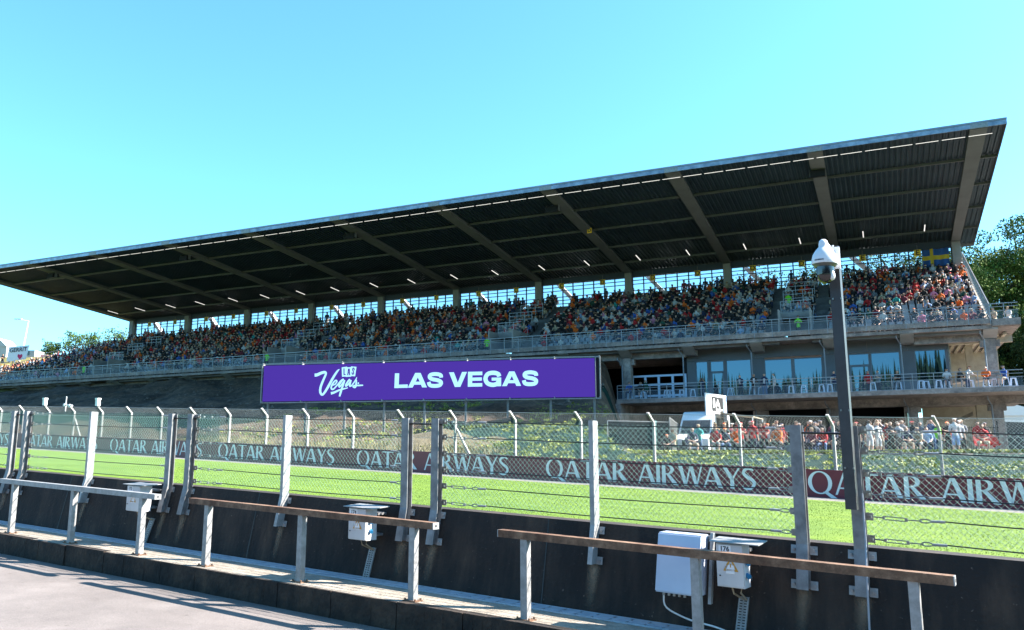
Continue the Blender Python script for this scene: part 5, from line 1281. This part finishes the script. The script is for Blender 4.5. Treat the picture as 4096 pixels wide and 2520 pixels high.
# ---- terrace: spectators behind the chain link fence
TG = 'spectators on the terrace behind the fence'
def tx(x_at42): return x_at42
ter = [(7.7, 41.9, 'seat_lean', 'black', 'black', ('cap', 'orange'), 'child in black with an orange cap sitting leftmost on the terrace', 0, 0, .75, 0),
       (8.15, 42.6, 'seat_lap', 'beige', 'black', ('longhair', 'brown'), 'woman in a beige top seated beside the child with the orange cap', 1, 0, 1, 0),
       (9.0, 42.2, 'seat_lean', 'navy', 'beige', ('hair', 'dark'), 'man in a navy shirt hunched forward in front of the van', 0, 0, 1, 0),
       (9.65, 43.5, 'stand_lean', 'teal', 'denim', ('cap', 'beige'), 'person in a teal shirt standing in front of the van windscreen', 0, 1, .93, 1),
       (10.25, 42.3, 'seat_lap', 'red', 'grey', ('longhair', 'brown'), 'woman in a red top seated right of the teal shirt', 0, 0, 1.05, 1),
       (10.9, 43.2, 'stand_lean', 'black', 'black', ('cap', 'orange'), 'person in black with an orange cap standing beside the van door', 0, 0, .96, 0),
       (10.7, 42.4, 'seat_lean', 'navy', 'denim', ('cap', 'orange'), 'seated person in navy with an orange cap beside the van', 1, 0, 1, 0),
       (11.35, 42.6, 'seat_hand', 'orange', 'black', ('longhair', 'brown'), 'seated person in orange behind the fence post right of the van', 0, 1, 1.05, 0),
       (11.75, 43.2, 'stand_cross', 'red', 'black', ('cap', 'red'), 'person in red with a red cap standing first of the red group', 0, 0, .96, 0),
       (12.4, 43.3, 'stand_rest', 'red', 'navy', ('cap', 'red'), 'tall person in red with a red cap in the middle of the red group', 0, 0, 1.0, 0),
       (12.9, 43.0, 'stand_lean', 'red', 'black', ('cap', 'black'), 'person in red with sunglasses and dark cap, last of the red group', 1, 0, .98, 1),
       (13.25, 43.6, 'stand_rest', 'white', 'beige', ('cap', 'orange'), 'person in white with an orange cap behind the orange hoodie', 0, 0, .93, 0),
       (13.4, 42.1, 'seat_lean', 'orange', 'black', ('hair', 'brown'), 'person in a bright orange hoodie seated left of the big fence post', 0, 1, 1.12, 0),
       (13.8, 43.8, 'stand_lean', 'navy', 'denim', ('hair', 'dark'), 'tall man in a navy t-shirt with sunglasses above the orange hoodie', 1, 0, 1.06, 1),
       (13.72, 42.9, 'stand_rest', 'red', 'navy', ('cap', 'white'), 'person in red with a white cap left of the big fence post', 0, 0, .86, 0),
       (15.3, 43.0, 'stand_rest', 'black', 'denim', ('cap', 'white'), 'person in a black t-shirt with a white hat right of the big fence post', 0, 0, 1.0, 0),
       (15.0, 42.0, 'seat_lap', 'maroon', 'black', ('longhair', 'blond'), 'blond person in maroon seated at the big fence post', 0, 0, 1, 0),
       (15.65, 43.6, 'stand_lean', 'grey', 'denim', ('cap', 'navy'), 'person in grey with a navy cap between the fence post and the pole', 0, 0, 1, 0),
       (15.6, 42.1, 'seat_lean', 'red', 'denim', ('hair', 'brown'), 'person in red and jeans seated between fence post and pole', 0, 0, 1, 0),
       (16.1, 43.8, 'stand_cross', 'black', 'black', ('cap', 'navy'), 'person in black standing left of the camera pole', 1, 1, 1.03, 1),
       (16.15, 42.3, 'seat_lap', 'navy', 'beige', ('hair', 'brown'), 'person in navy seated just left of the camera pole', 0, 0, 1.1, 0),
       (16.75, 42.5, 'seat_hand', 'orange', 'black', ('longhair', 'blond'), 'person in orange partly hidden behind the camera pole', 0, 0, 1.1, 0),
       (17.4, 43.7, 'stand_lean', 'black', 'black', ('hair', 'brown'), 'person in black standing right of the camera pole', 0, 0, 1, 0),
       (17.6, 43.0, 'stand_turn', 'dark green', 'white', ('cap', 'red'), 'person in dark green with a red cap right of the camera pole', 0, 0, .95, 0),
       (18.15, 42.7, 'stand_turn', 'white', 'white', ('hair', 'brown'), 'person all in white seen from behind', 0, 0, 1.0, 0),
       (18.75, 43.1, 'stand_rest', 'white', 'white', ('longhair', 'blond'), 'woman with long blond hair in white beside the person all in white', 0, 0, .95, 0),
       (19.2, 43.8, 'stand_hand' if False else 'stand_phone', 'navy', 'beige', ('hair', 'dark'), 'tall dark haired man with raised arm, tallest of the right group', 0, 0, 1.06, 0),
       (19.65, 43.6, 'stand_cross', 'black', 'black', ('hair', 'brown'), 'person in black standing right of the tall dark haired man', 0, 0, .97, 0),
       (20.1, 43.7, 'stand_turn', 'white', 'grey', ('none', ''), 'bald person in a white polo standing', 0, 0, .95, 0),
       (20.4, 43.9, 'stand_turn', 'grey', 'denim', ('hair', 'brown'), 'person in a dark grey shirt beside the bald person', 0, 0, 1.03, 0),
       (19.6, 42.0, 'seat_lean', 'navy', 'beige', ('hair', 'brown'), 'person in striped navy seated in front of the white polo', 0, 0, 1, 0),
       (20.35, 42.0, 'seat_lean', 'beige', 'grey', ('hair', 'blond'), 'person in beige seated with pale knees', 0, 0, 1, 0),
       (20.8, 42.2, 'seat_lap', 'light blue', 'black', ('hair', 'brown'), 'person in light blue seated before the last white fence post', 0, 0, 1, 0),
       (21.5, 43.1, 'stand_phone', 'denim', 'denim', ('hair', 'brown'), 'person in denim blue taking a picture with both arms raised', 0, 0, 1.02, 0),
       (22.3, 44.2, 'stand_turn', 'neon green', 'black', ('cap', 'maroon'), 'person in a neon green t-shirt right of the last fence post', 1, 0, 1.02, 0),
       (22.35, 42.4, 'stand_turn', 'white', 'light blue', ('cap', 'white'), 'person in a white shirt and blue shorts with red shoes', 0, 0, 1.04, 0),
       (23.0, 43.2, 'stand_turn', 'white', 'black', ('cap', 'white'), 'person in white with a white cap right of the blue shorts', 0, 0, 1.0, 0),
       (23.5, 43.9, 'stand_cross', 'grey', 'black', ('cap', 'beige'), 'person in a charcoal t-shirt with folded arms, third from the right end', 0, 0, 1.04, 1),
       (23.3, 41.7, 'seat_lean', 'red', 'beige', ('hair', 'dark'), 'person in a red t-shirt seated at the right end of the terrace', 1, 0, 1.1, 0),
       (24.1, 43.0, 'stand_lean', 'black', 'beige', ('cap', 'navy'), 'person in black with a navy cap at the right end', 0, 0, .95, 0),
       (24.4, 44.0, 'stand_rest', 'red', 'black', ('hair', 'dark'), 'person in red half hidden at the dark shade net', 0, 0, .98, 0)]
for x, y, kd, sh, bt, tp_, lab, sk, lg, scl, gl in ter:
    zz = .43+(.02 if kd.startswith('seat') else 0)
    person(kd, Wd(x, y, zz-(.02)), math.atan2(-x, y)*0 + (rnd.random()-.5)*1.1-.35 + (2.6 if 'from behind' in lab else 0), sh, bt, tp_, lab, TG, sk, bool(lg), bt in ('beige', 'light blue', 'white', 'grey'), glasses=bool(gl), sc_=scl)
    if kd.startswith('seat'):
        o = thing('folding_chair', 'camping chair under the ' + ' '.join(lab.split()[:11]), 'chair', Wd(x, y, .43), 0, 'low camping chairs on the terrace'); m_ = CM['red'] if x > 23 else CM[rnd.choice(['black', 'navy', 'dark green', 'black'])]
        fr = lambda a, c, d, x=x, y=y: Wd(x+a, y+c, .43+d)
        MB(fr).box(-.25, .25, -.2, .25, .36, .40).build('seat', m_, o); MB(fr).hexa([(-.27, .22, .40), (.27, .22, .40), (.27, .25, .40), (-.27, .25, .40), (-.27, .34, .85), (.27, .34, .85), (.27, .37, .85), (-.27, .37, .85)]).build('backrest', m_, o)
        for a in (-.25, .25):
            for c in (-.2, .24): MB(fr).tube([(a, c, 0), (a, -c*.3, .38)], .014, 5).build('leg', galv_d, o)
TOPS2 = [t for t in TOPS]; rt = random.Random(77)
BRW = [7.2, 8.7, 9.1] + [11.1+.43*q for q in range(30)]
nth = 0
for q, x in enumerate(BRW[3:]):
    sh = rt.choice(['red', 'black', 'white', 'orange', 'navy', 'red', 'grey', 'beige', 'black', 'light blue', 'maroon']); tp_ = rt.choice(TOPS2); nth += 1
    person(rt.choice(['stand_rest', 'stand_lean', 'stand_cross', 'stand_turn']), Wd(x+rt.random()*.2, 44.8+rt.random()*.9, .43), -.3+(rt.random()-.5)*1.6, sh, rt.choice(['black', 'denim', 'beige', 'navy']), tp_,
           'person in %s with %s, rearmost terrace row, number %d from left' % (sh, topname(tp_), nth), 'standing spectators in the rearmost terrace row', rt.choice([0, 0, 1]), rt.random() < .3, False, near=True, glasses=rt.random() < .4, sc_=.94+.12*rt.random())
o = thing('folding_chair', 'empty round red camping chair beside the dark shade net', 'chair', Wd(24.05, 41.9, .43), 0, 'low camping chairs on the terrace'); fr = lambda a, c, d: Wd(24.05+a, 41.9+c, .43+d)
MB(fr).lathe((0, .1, .42), [(0, -.05), (.25, -.02), (.36, .06)], 16).build('seat', CM['red'], o)
b = MB(fr); b.poly([(.36*math.cos(q*.524), .3, .62+.34*math.sin(q*.524)) for q in range(12)]); b.build('backrest', CM['red'], o)
for a in (-.25, .25): MB(fr).tube([(a, -.2, 0), (-a, .3, .5)], .014, 5).build('leg', galv_d, o)

# ================================================================== van with serving awning and roof sign
VR = .34
vc, vs_ = math.cos(-VR-.12), math.sin(-VR-.12)
def VF(x, y, z, o=(10.55, 49.6)):        # x to the van's left in the picture's right, y backwards
    return Wd(o[0]+x*vc-y*vs_, o[1]+x*vs_+y*vc, .43+z)
van = thing('van', 'white high roofed van with its serving side open behind the spectators', 'van', VF(0, 0, 0))
b = MB(VF)
prof = [(0.0, .35), (0.0, .95), (.25, 1.12), (.95, 1.28), (1.55, 2.15), (2.0, 2.62), (2.3, 2.70), (6.4, 2.70), (6.5, 2.55), (6.5, .35)]
N = len(prof); hw = lambda z: 1.02 if z < 1.3 else 1.02-.10*(z-1.3)/1.4
for sx in (-1, 1): b.poly([(sx*hw(z), y, z) for y, z in (prof if sx < 0 else prof[::-1])])
for (y0, z0), (y1, z1) in zip(prof, prof[1:]+prof[:1]): b.poly([(-hw(z0), y0, z0), (hw(z0), y0, z0), (hw(z1), y1, z1), (-hw(z1), y1, z1)])
body = b.build('body', white_p, van)
MB(VF).poly([(-.88, .97-.03, 1.33), (.88, .97-.03, 1.33), (.84, 1.52-.03, 2.14), (-.84, 1.52-.03, 2.14)]).build('windscreen', dark_g, van)
for sx in (-1, 1):
    MB(VF).poly([(sx*1.026, 1.25, 1.40), (sx*1.026, 2.05, 1.40), (sx*.97, 2.05, 2.05), (sx*.97, 1.65, 2.05)]).build('side_window', dark_g, van)
    m_ = MB(VF).box(min(sx*1.05, sx*1.28), max(sx*1.05, sx*1.28), 1.15, 1.3, 1.35, 1.75).build('mirror', black, van)
    MB(VF).box(min(sx*.55, sx*.95), max(sx*.55, sx*.95), -.02, .02, .78, .98).build('headlight', glass_mat('lamp_glass', (.7, .7, .75), .9), van)
    for y in (.95, 5.1):
        wv = MB(VF); wv.tube([(sx*.80, y, .34), (sx*1.03, y, .34)], .34, 16); w_ = wv.build('wheel', tyre, van); wv = MB(VF); wv.tube([(sx*1.0, y, .34), (sx*1.045, y, .34)], .2, 12); wv.build('rim', galv, w_)
MB(VF).box(-.55, .55, -.03, .0, .62, .92).build('grille', black, van); MB(VF).box(-1.0, 1.0, -.06, .05, .33, .58).build('bumper', mat('bumper_grey', (.1, .1, .11), None), van)
MB(VF).box(-.26, .26, -.075, -.06, .42, .53).build('number_plate', paper, van)
MB(VF).box(1.0, 1.03, 2.5, 5.8, 1.1, 2.3).build('serving_hatch', dark_in, van)  # near-black sheet, shade inside the open hatch given as colour
aw = MB(VF); aw.hexa([(1.0, 2.4, 2.62), (3.2, 2.4, 2.30), (3.2, 5.9, 2.30), (1.0, 5.9, 2.62), (1.0, 2.4, 2.66), (3.2, 2.4, 2.34), (3.2, 5.9, 2.34), (1.0, 5.9, 2.66)]); aw.build('awning', mat('awning_cloth', (.5, .42, .3), None), van)
for y in (2.5, 5.8): MB(VF).tube([(3.15, y, 0), (3.15, y, 2.3)], .03, 6).build('awning_pole', white_p, van)
sg_ = thing('roof_sign', 'black and white sign panel with an arched emblem above the van', 'sign', Wd(12.2, 51.6, 3.0))
def SGf(u, v, w_=0): return Wd(11.85+.60*u+.8*w_, 51.0+.80*u-.6*w_, 2.55+v)   # recedes to the right
MB(SGf).box(0, 3.3, 0, 1.65, -.06, 0) if False else None
b = MB(SGf); b.hexa([(0, 0, -.06), (3.2, 0, -.06), (3.2, 0, 0), (0, 0, 0), (0, 1.72, -.06), (3.2, 1.72, -.06), (3.2, 1.72, 0), (0, 1.72, 0)]) if False else None
def sgbox(u0, u1, v0, v1, w0, w1, m, nm):
    b = MB(SGf); P = [(u0, v0, w0), (u1, v0, w0), (u1, v0, w1), (u0, v0, w1), (u0, v1, w0), (u1, v1, w0), (u1, v1, w1), (u0, v1, w1)]; b.hexa(P); return b.build(nm, m, sg_)
sgbox(0, 3.15, 0, 1.70, -.08, 0, white_p, 'panel'); sgbox(.85, 2.55, .12, 1.52, 0, .02, black, 'dark_panel'); sgbox(2.62, 3.12, .05, 1.62, 0, .02, mat('poster_blue', (.1, .25, .5), (.45, .55, .7), 3), 'picture_panel')
b = MB(); sf = lambda u, v, w_: SGf(u, v, .03+w_)
b0 = len(b.v); b.v += [sf(1.13+.15*math.cos(q*.4), 1.12+.30*math.sin(q*.4), 0) for q in range(16)]; b.f.append(list(range(b0, b0+16))); b.m.append(0)
ribbon(b, [(1.45, .15), (1.45, .95), (1.52, 1.08), (1.72, 1.38), (1.92, 1.08), (1.99, .95), (1.99, .15)], .07, sf, .0)
ribbon(b, [(1.66, 1.13), (1.72, .92), (1.78, 1.13)], .07, sf, 0)
for v in (.75, .62, .5, .28): ribbon(b, [(1.56, v), (1.88, v)], .07, sf, 0)
ribbon(b, [(2.2, .72), (2.42, .74)], .09, sf, 0); ribbon(b, [(2.15, .52), (2.45, .55)], .08, sf, 0); ribbon(b, [(.9, .36), (1.0, .28), (1.1, .2), (1.3, .18)], .07, sf, 0)
b.build('emblem', paper, sg_)
for u in (.2, 2.9): sgbox(u, u+.08, -2.1, 0, -.07, -.01, galv_d, 'post')

# dark construction fence panels left of the van, picket fence, netting, marquee
def netpanel(P0, P1, h, lab, opac=.75):
    o = thing('mesh_panel_fence', lab, 'fence', Wd(*P0), 0, 'temporary fence panels beside the van')
    d = Vector(P1)-Vector(P0); f = lambda u, v, w_: Wd(P0[0]+d.x*u, P0[1]+d.y*u+w_, P0[2]+d.z*u+v)
    b = MB(f); b.tube([(0, 0, 0), (0, h, 0)] if False else [(0, 0, 0), (0, h, 0)], .03, 6)
    b.tube([(1, 0, 0), (1, h, 0)], .03, 6); b.tube([(0, h, 0), (1, h, 0)], .025, 6); b.tube([(0, .05, 0), (1, .05, 0)], .02, 6); b.build('frame', galv, o)
    m_ = glass_mat('dark_net', (.03, .035, .035), .8); m_.node_tree.nodes['Principled BSDF'].inputs['Roughness'].default_value = .9
    b = MB(f); b.poly([(0.01, .05, .02), (.99, .05, .02), (.99, h-.03, .02), (.01, h-.03, .02)]); b.build('net', m_, o)
netpanel((5.0, 44.0, .5), (8.3, 44.2, .43), 1.7, 'dark net fence panel left of the leaning bent post'); netpanel((8.3, 44.2, .43), (10.3, 52.0, .43), 1.95, 'dark net fence panel running back towards the van')
fen = thing('picket_fence', 'black picket fence below the balcony behind the terrace crowd', 'fence', S(-6, 64.8, .43))
b = MB(S); x = -12
while x < 7: b.box(x-.012, x+.012, 64.79, 64.81, .43, 2.45); x += .11
for z in (.6, 1.4, 2.3): b.box(-12, 7, 64.81, 64.84, z, z+.04)
b.build('pickets', black, fen)
for x in (-11.9, -7.1, -2.4, 2.3, 6.9): MB(S).box(x-.04, x+.04, 64.76, 64.84, .43, 2.75).build('post', black, fen)
o = thing('banner', 'dark orange banner hung between the pillars below the balcony', 'banner', S(-.7, 69, 1.5)); MB(S).box(-2.7, 1.4, 69, 69.03, 1.2, 3.3).build('cloth', mat('banner_orange', (.10, .03, .012), (.22, .05, .015), .9, .8), o)
o = thing('shade_net', 'dark shade net fence at the right end of the terrace', 'fence', Wd(25.5, 41.5, .4))
f = lambda u, v, w_: Wd(24.5+u, 41.6-.05*u+w_, v)
b = MB(f); 
for i in range(6): b.poly([(i, -.9, 0), (i+1, -.9, 0), (i+1, 1.95-.04*math.sin(i*2), 0), (i, 1.95-.04*math.sin(i*2-2), 0)])
m_ = glass_mat('shade_cloth', (.012, .02, .02), .93); m_.node_tree.nodes['Principled BSDF'].inputs['Roughness'].default_value = .9; b.build('net', m_, o)
for i in range(7): MB(f).tube([(i, -.9, .05) if False else (i, -.9, .05), (i, 2.0, .05)], .03, 6).build('post', galv_d, o)
mq = thing('marquee', 'white marquee tent behind the right end of the stand', 'tent', Wd(41, 72, .4))
MB(Wd).box(36.5, 46, 71, 76, .3, 3.9).build('wall', white_p, mq); MB(Wd).prism([(36.2, 70.8, 3.9), (46.3, 70.8, 3.9), (41.2, 70.8, 5.2)], (0, 5.4, 0)).build('roof', white_p, mq)

def rocks():
    r = random.Random(12); V = []; F = []
    for _ in range(2600):
        s = -120+95*r.random(); t = 33+30*r.random(); z0, m, v, ys, P = terr(s, t)
        if m < .9 or ys > 66.5 or v < .12: continue
        c = Wd(P.x, P.y, z0+.02); q = (.05+.16*r.random()**3); b0 = len(V)
        for k in range(5): a = 1.2566*k+r.random()*.6; V.append(tuple(c+Vector((math.cos(a)*q*(.7+.6*r.random()), math.sin(a)*q*(.7+.6*r.random()), 0))))
        V.append(tuple(c+Vector((0, 0, q*(.7+.8*r.random())))))
        for k in range(5): F.append((b0+k, b0+(k+1) % 5, b0+5))
    o = obj('stones', np_mesh('stones', V, F, mat('stone', (.09, .07, .05), (.24, .19, .15), 3, .9))); props(o, 'small stones and clods scattered over the dark earth bank', 'stones', kind='stuff')
rocks()
# creeping plants on the fabric slope
def plants():
    r = random.Random(6); V = []; F = []
    def clump(s, t, R_, n_):
        z0, m, v, ys, P = terr(s, t); base = Wd(P.x, P.y, z0+.05)
        for q in range(n_):
            a = r.random()*6.283; rr = R_*math.sqrt(r.random()); c = base+Vector((math.cos(a)*rr, math.sin(a)*rr, r.random()*R_*.5)); c.z += (terr(s+math.cos(a)*rr*0, t)[0]-z0)
            d1 = Vector((r.gauss(0, 1), r.gauss(0, 1), r.gauss(0, .6))).normalized()*(.035+.04*r.random()); d2 = d1.cross(Vector((r.gauss(0, 1), r.gauss(0, 1), r.gauss(0, 1))).normalized()).normalized()*d1.length*.5
            b0 = len(V); V.extend([tuple(c-d1), tuple(c+d2), tuple(c+d1), tuple(c-d2)]); F.append((b0, b0+1, b0+2, b0+3))
    for _ in range(1150):
        s = -36+40*r.random(); t = 29.1+12*r.random()**1.3
        z0, m, v, ys, P = terr(s, t)
        if m < .5 and P.y > 40.6: continue
        if m > .5 and s < -26: continue
        clump(s, t, .14+.16*r.random(), 26)
    for _ in range(420):                    # fringe at the terrace edge and the plants below the screen
        s = -22+24*r.random()
        for t in np.arange(30, 48, .4):
            p = aG*s+nG*t
            if p.y > 40.1 and (Vector((p.x, p.y))-P1).dot(_nl) < 0: clump(s, t, .25, 34); break
    for _ in range(520):
        s = -46+26*r.random(); t = 33+14*r.random(); z0, m, v, ys, P = terr(s, t)
        if m > .6: clump(s, t, .22+.2*r.random(), 30)
    o = obj('creeping_plants', np_mesh('creeping_plants', V, F, plant_m)); props(o, 'yellow green creeping plants scattered over the green fabric slope', 'plants', kind='stuff')
plants()
def scrub():
    r = np.random.RandomState(4); n = 26000; V = np.zeros((n, 3, 3))
    for q in range(n):
        s = -46+24*r.rand(); t = 29.2+5.2*r.rand()**1.2; z0, m, v, ys, P = terr(s, t); c = np.array(Wd(P.x, P.y, z0)[:]); a = r.rand()*6.283; h = .12+.35*r.rand()
        V[q, 0] = c+[math.cos(a)*.03, math.sin(a)*.03, 0]; V[q, 1] = c-[math.cos(a)*.03, math.sin(a)*.03, 0]; V[q, 2] = c+[r.randn()*.12, r.randn()*.12, h]
    o = obj('dry_grass', np_mesh('dry_grass', V.reshape(-1, 3), np.arange(3*n).reshape(-1, 3), mat('dry_stalk', (.20, .18, .07), (.40, .34, .19), 1.5, .9))); props(o, 'pale dry grass and weeds behind the chain link fence', 'weeds', kind='stuff')
scrub()

# ================================================================== TREES
def tree(name, label, base, h, rad, z0f, nleaf, leaf, seed, lm, group=None, sx=1.0, trunk=.28):
    r = np.random.RandomState(seed); o = thing(name, label, 'tree', base, 0, group); B0 = Vector(base)
    b = MB(); limbs = []
    tk = [(0, 0, -.5), (r.randn()*.2, r.randn()*.2, h*.25), (r.randn()*.4, r.randn()*.4, h*.55), (r.randn()*.5, r.randn()*.5, h*.92)]
    b.tube(tk, [trunk, trunk*.8, trunk*.5, trunk*.12], 8); C_ = []
    for q in range(22):
        f = z0f+(.95-z0f)*q/21; a = q*2.4+r.rand(); L = rad*(1.05-abs(f-(z0f+.38*(1-z0f)))*.85)*(.65+.5*r.rand())
        p0 = Vector((tk[2][0]*f, tk[2][1]*f, h*f*.85)); p2 = p0+Vector((math.cos(a)*L*sx, math.sin(a)*L*sx, L*(.35+.3*r.rand()))); p1 = (p0+p2)/2+Vector((0, 0, -.05*L))
        b.tube([p0, p1, p2], [trunk*.35, trunk*.2, trunk*.06], 5)
        for w_ in range(5):
            c = p0.lerp(p2, .45+.15*w_)+Vector(r.randn(3)*rad*.10); C_.append((c, rad*(.13+.15*r.rand())))
    me = b.mesh('trunk', bark); obj('trunk', me, o)
    for q in range(30): C_.append((Vector((r.randn()*rad*.25*sx, r.randn()*rad*.25*sx, h*(z0f+.1+(.88-z0f)*r.rand()))), rad*(.12+.12*r.rand())))
    w_ = np.array([c[1]**2 for c in C_]); w_ /= w_.sum(); pick = r.choice(len(C_), nleaf, p=w_); cen = np.array([c[0][:] for c in C_])[pick]; rr = np.array([c[1] for c in C_])[pick]
    d = r.randn(nleaf, 3); d /= np.linalg.norm(d, axis=1)[:, None]; P = cen+d*(rr*(.55+.6*r.rand(nleaf)))[:, None]*np.array([1, 1, .7])
    a1 = r.randn(nleaf, 3); a1 /= np.linalg.norm(a1, axis=1)[:, None]; a2 = np.cross(a1, r.randn(nleaf, 3)); a2 /= np.linalg.norm(a2, axis=1)[:, None]
    s_ = leaf*(.6+.8*r.rand(nleaf))[:, None]; V = np.stack([P-a1*s_, P+a2*s_*.55, P+a1*s_, P-a2*s_*.55], 1).reshape(-1, 3)
    obj('crown', np_mesh('crown', V, np.arange(4*nleaf).reshape(-1, 4), lm), o); return o
tree('oak_tree', 'tall spreading oak just beyond the right corner of the roof', Wd(53.5, 90, 0), 25.5, 8.0, .22, 85000, .13, 1, leaf_m, trunk=.5)
tree('oak_tree', 'broad oak cut by the right edge of the picture', Wd(62.0, 93, 0), 24.0, 8.2, .15, 75000, .13, 2, leaf_m, trunk=.5)
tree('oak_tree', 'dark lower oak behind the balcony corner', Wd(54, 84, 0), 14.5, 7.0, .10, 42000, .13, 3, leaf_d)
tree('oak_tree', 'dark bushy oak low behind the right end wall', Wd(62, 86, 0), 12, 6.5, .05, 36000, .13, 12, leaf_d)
BT = 'trees seen through the rear glazing'
for q, (x, y, zt, rad, lab) in enumerate([(4.5, 92, 21.0, 6, 'behind the flag'), (-1.5, 94, 21.0, 6, 'behind the rear glazing between the two E signs'), (-8.5, 95, 21.0, 6, 'behind the rightmost D sign'), (-14.8, 97, 20.8, 5, 'behind the second column from the right'), (-19.0, 98, 19.4, 2.6, 'behind the third column from the right'),
                                          (-27.0, 97, 20.2, 3.6, 'seen between the D signs in the middle bay'), (-38.5, 99, 20.4, 3.0, 'seen beside the last C sign'), (-52.5, 100, 20.4, 3.5, 'seen at the first C sign'), (-58.0, 101, 21.0, 4.5, 'seen at the B signs left of the middle'), (-66.5, 101, 20.8, 4, 'seen behind the third B sign'), (-77.0, 102, 20.3, 3, 'seen behind the first A signs')]):
    p = S(x, y, 8); tree('tree', 'leafy tree ' + lab, p, zt-8, rad, .2, 11000, .12, 30+q, leaf_m, BT)
FT = 'small trees beyond the left end of the stand'
for q, (x, z, h_, rad, lab) in enumerate([(-67.6, 15.0, 3.2, 1.6, 'thin pale tree farthest left beside the lamp post'), (-64.3, 15.2, 4.6, 2.2, 'round tree second from the left beyond the stand'), (-61.5, 15.2, 4.5, 2.2, 'round tree third from the left beyond the stand'), (-58.2, 15.2, 5.0, 2.4, 'bushy tree just left of the roof end')]):
    tree('tree', lab, Wd(x, 121, z-.6), h_, rad, .15, 1900, .12, 60+q, leaf_m, FT, trunk=.12)
# grassy rise beyond the left end with barrier, lamp, banner, tents
b = MB(Wd)
hp = [(-110, 96, 9.5), (-78, 96, 9.8), (-52, 100, 10.2), (-52, 112, 14.9), (-60, 122, 15.2), (-110, 122, 15.0)]
b.poly([(-420, 40, -3), (-112, 60, -1), (-112, 95, 8), (-420, 95, 8)]); b.poly([(-420, 95, 8), (-112, 95, 8), (-110, 135, 15), (-420, 135, 14)]); b.poly([(-110, 95, 8), (-50, 99, 8), (-50, 113, 14.6), (-110, 113, 14.2)]); b.poly([(-110, 113, 14.2), (-50, 113, 14.6), (-50, 135, 15.3), (-110, 135, 15.0)]); b.build('hill', hill_m)['kind'] = 'structure'
o = thing('barrier', 'long pale pink barrier on the grassy rise beyond the left end', 'barrier', Wd(-62, 118, 14.8)); MB(Wd).box(-69.5, -56, 118, 118.2, 14.7, 15.45).build('panel', mat('pale_pink', (.55, .28, .33), None), o)
o = thing('lamp_post', 'tall white lamp post with one arm at the far left', 'lamp post', Wd(-70.2, 118, 14.6)); b = MB(Wd); b.tube([(-70.2, 118, 14), (-69.6, 118, 20.4)], [.14, .08], 8); b.tube([(-69.6, 118, 20.35), (-71.0, 118, 20.6)], .06, 6); b.build('pole', white_p, o); MB(Wd).box(-71.6, -70.6, 117.85, 118.15, 20.55, 20.7).build('lamp_head', white_p, o)
o = thing('banner', 'white cloth banner reading GERRIT with a pink heart on the far railing', 'banner', Wd(-64.3, 107.5, 13.4))
GF = lambda u, v, w_=0: Wd(-64.4+u, 107.5-w_, 14.3+v)
b = MB(); b.v = [GF(-1.35, -1.1), GF(1.15, -.8), GF(1.45, 1.05), GF(-1.2, .8)]; b.f = [[0, 1, 2, 3]]; b.m = [0]; b.build('cloth', paper, o)
put_text('lettering', 'GERRIT', .74, black, lambda u, v, w_: GF(u*.92+.05, v+.42+u*.09, .03+w_), o, bold=.012)
b = MB(); b.v = [GF(.35+.42*x, -.45+.42*y, .03) for x, y in ((0, -1), (.7, -.1), (.75, .5), (.4, .8), (0, .45), (-.4, .8), (-.75, .5), (-.7, -.1))]; b.f = [list(range(8))]; b.m = [0]; b.build('heart', mat('heart_pink', (.75, .03, .16), None), o)
o = thing('tent', 'white peaked tent beside the far lamp post', 'tent', Wd(-71.5, 116, 14)); b = MB(Wd); b.box(-73, -70.5, 115, 118, 14, 16.2); b.prism([(-73.1, 114.9, 16.2), (-70.4, 114.9, 16.2), (-71.7, 114.9, 17.4)], (0, 3.2, 0)); b.build('canopy', mat('tent_cloth', (.62, .62, .60), None), o)
o = thing('container', 'white cabin with a dark window at the far left', 'cabin', Wd(-68.3, 117, 14.3)); MB(Wd).box(-69.0, -67.4, 116.5, 119, 14.2, 15.9).build('wall', mat('cabin_wall', (.5, .5, .5), None), o); MB(Wd).box(-68.7, -68.1, 116.45, 116.5, 15.2, 15.8).build('window', dark_g, o)
for q in range(9):
    x = -70.5+.75*q; sh = ['neon green', 'orange', 'red', 'white', 'black', 'red', 'orange', 'white', 'red'][q]
    if -65.9 < x < -63.0: continue
    person(['stand_rest', 'stand_cross', 'stand_turn'][q % 3], Wd(x, 109.5+.3*(q % 2), 12.3+.1*q), rnd.random()-.5, sh, 'denim', ('cap', ['white', 'black', 'red'][q % 3]), '%s person in %s from the left, beyond the stand end near the banner' % (NUM[q], sh), 'people beyond the left end of the stand', near=False)
# forest behind the photographer, seen only as the reflection in the lounge windows
def forest():
    r = random.Random(5); V = []; F = []
    for q in range(900):
        x = -200+.35*q+r.random()*2; y = -95-r.random()*35; h = 21+6*r.random()+3*math.sin(q*.013); w_ = 2.4+1.0*r.random(); gz = 3.5
        for lv in range(9):
            z0 = h*lv/9.6; z1 = h*(lv+1.9)/9.6; rr = w_*(1-lv/9.3); n_ = 9; b0 = len(V)
            for k in range(n_):
                a = 6.283*k/n_+lv; q_ = rr*(.7+.5*r.random()); V.append(tuple(Wd(x+math.cos(a)*q_, y+math.sin(a)*q_, gz+z0-.2*r.random())))
            V.append(tuple(Wd(x, y, gz+z1)))
            for k in range(n_): F.append((b0+k, b0+(k+1) % n_, b0+n_))
    o = obj('conifer_forest', np_mesh('conifer_forest', V, F, conifer)); props(o, 'dark conifer forest across the track, mirrored in the lounge windows', 'forest', kind='stuff')
forest()
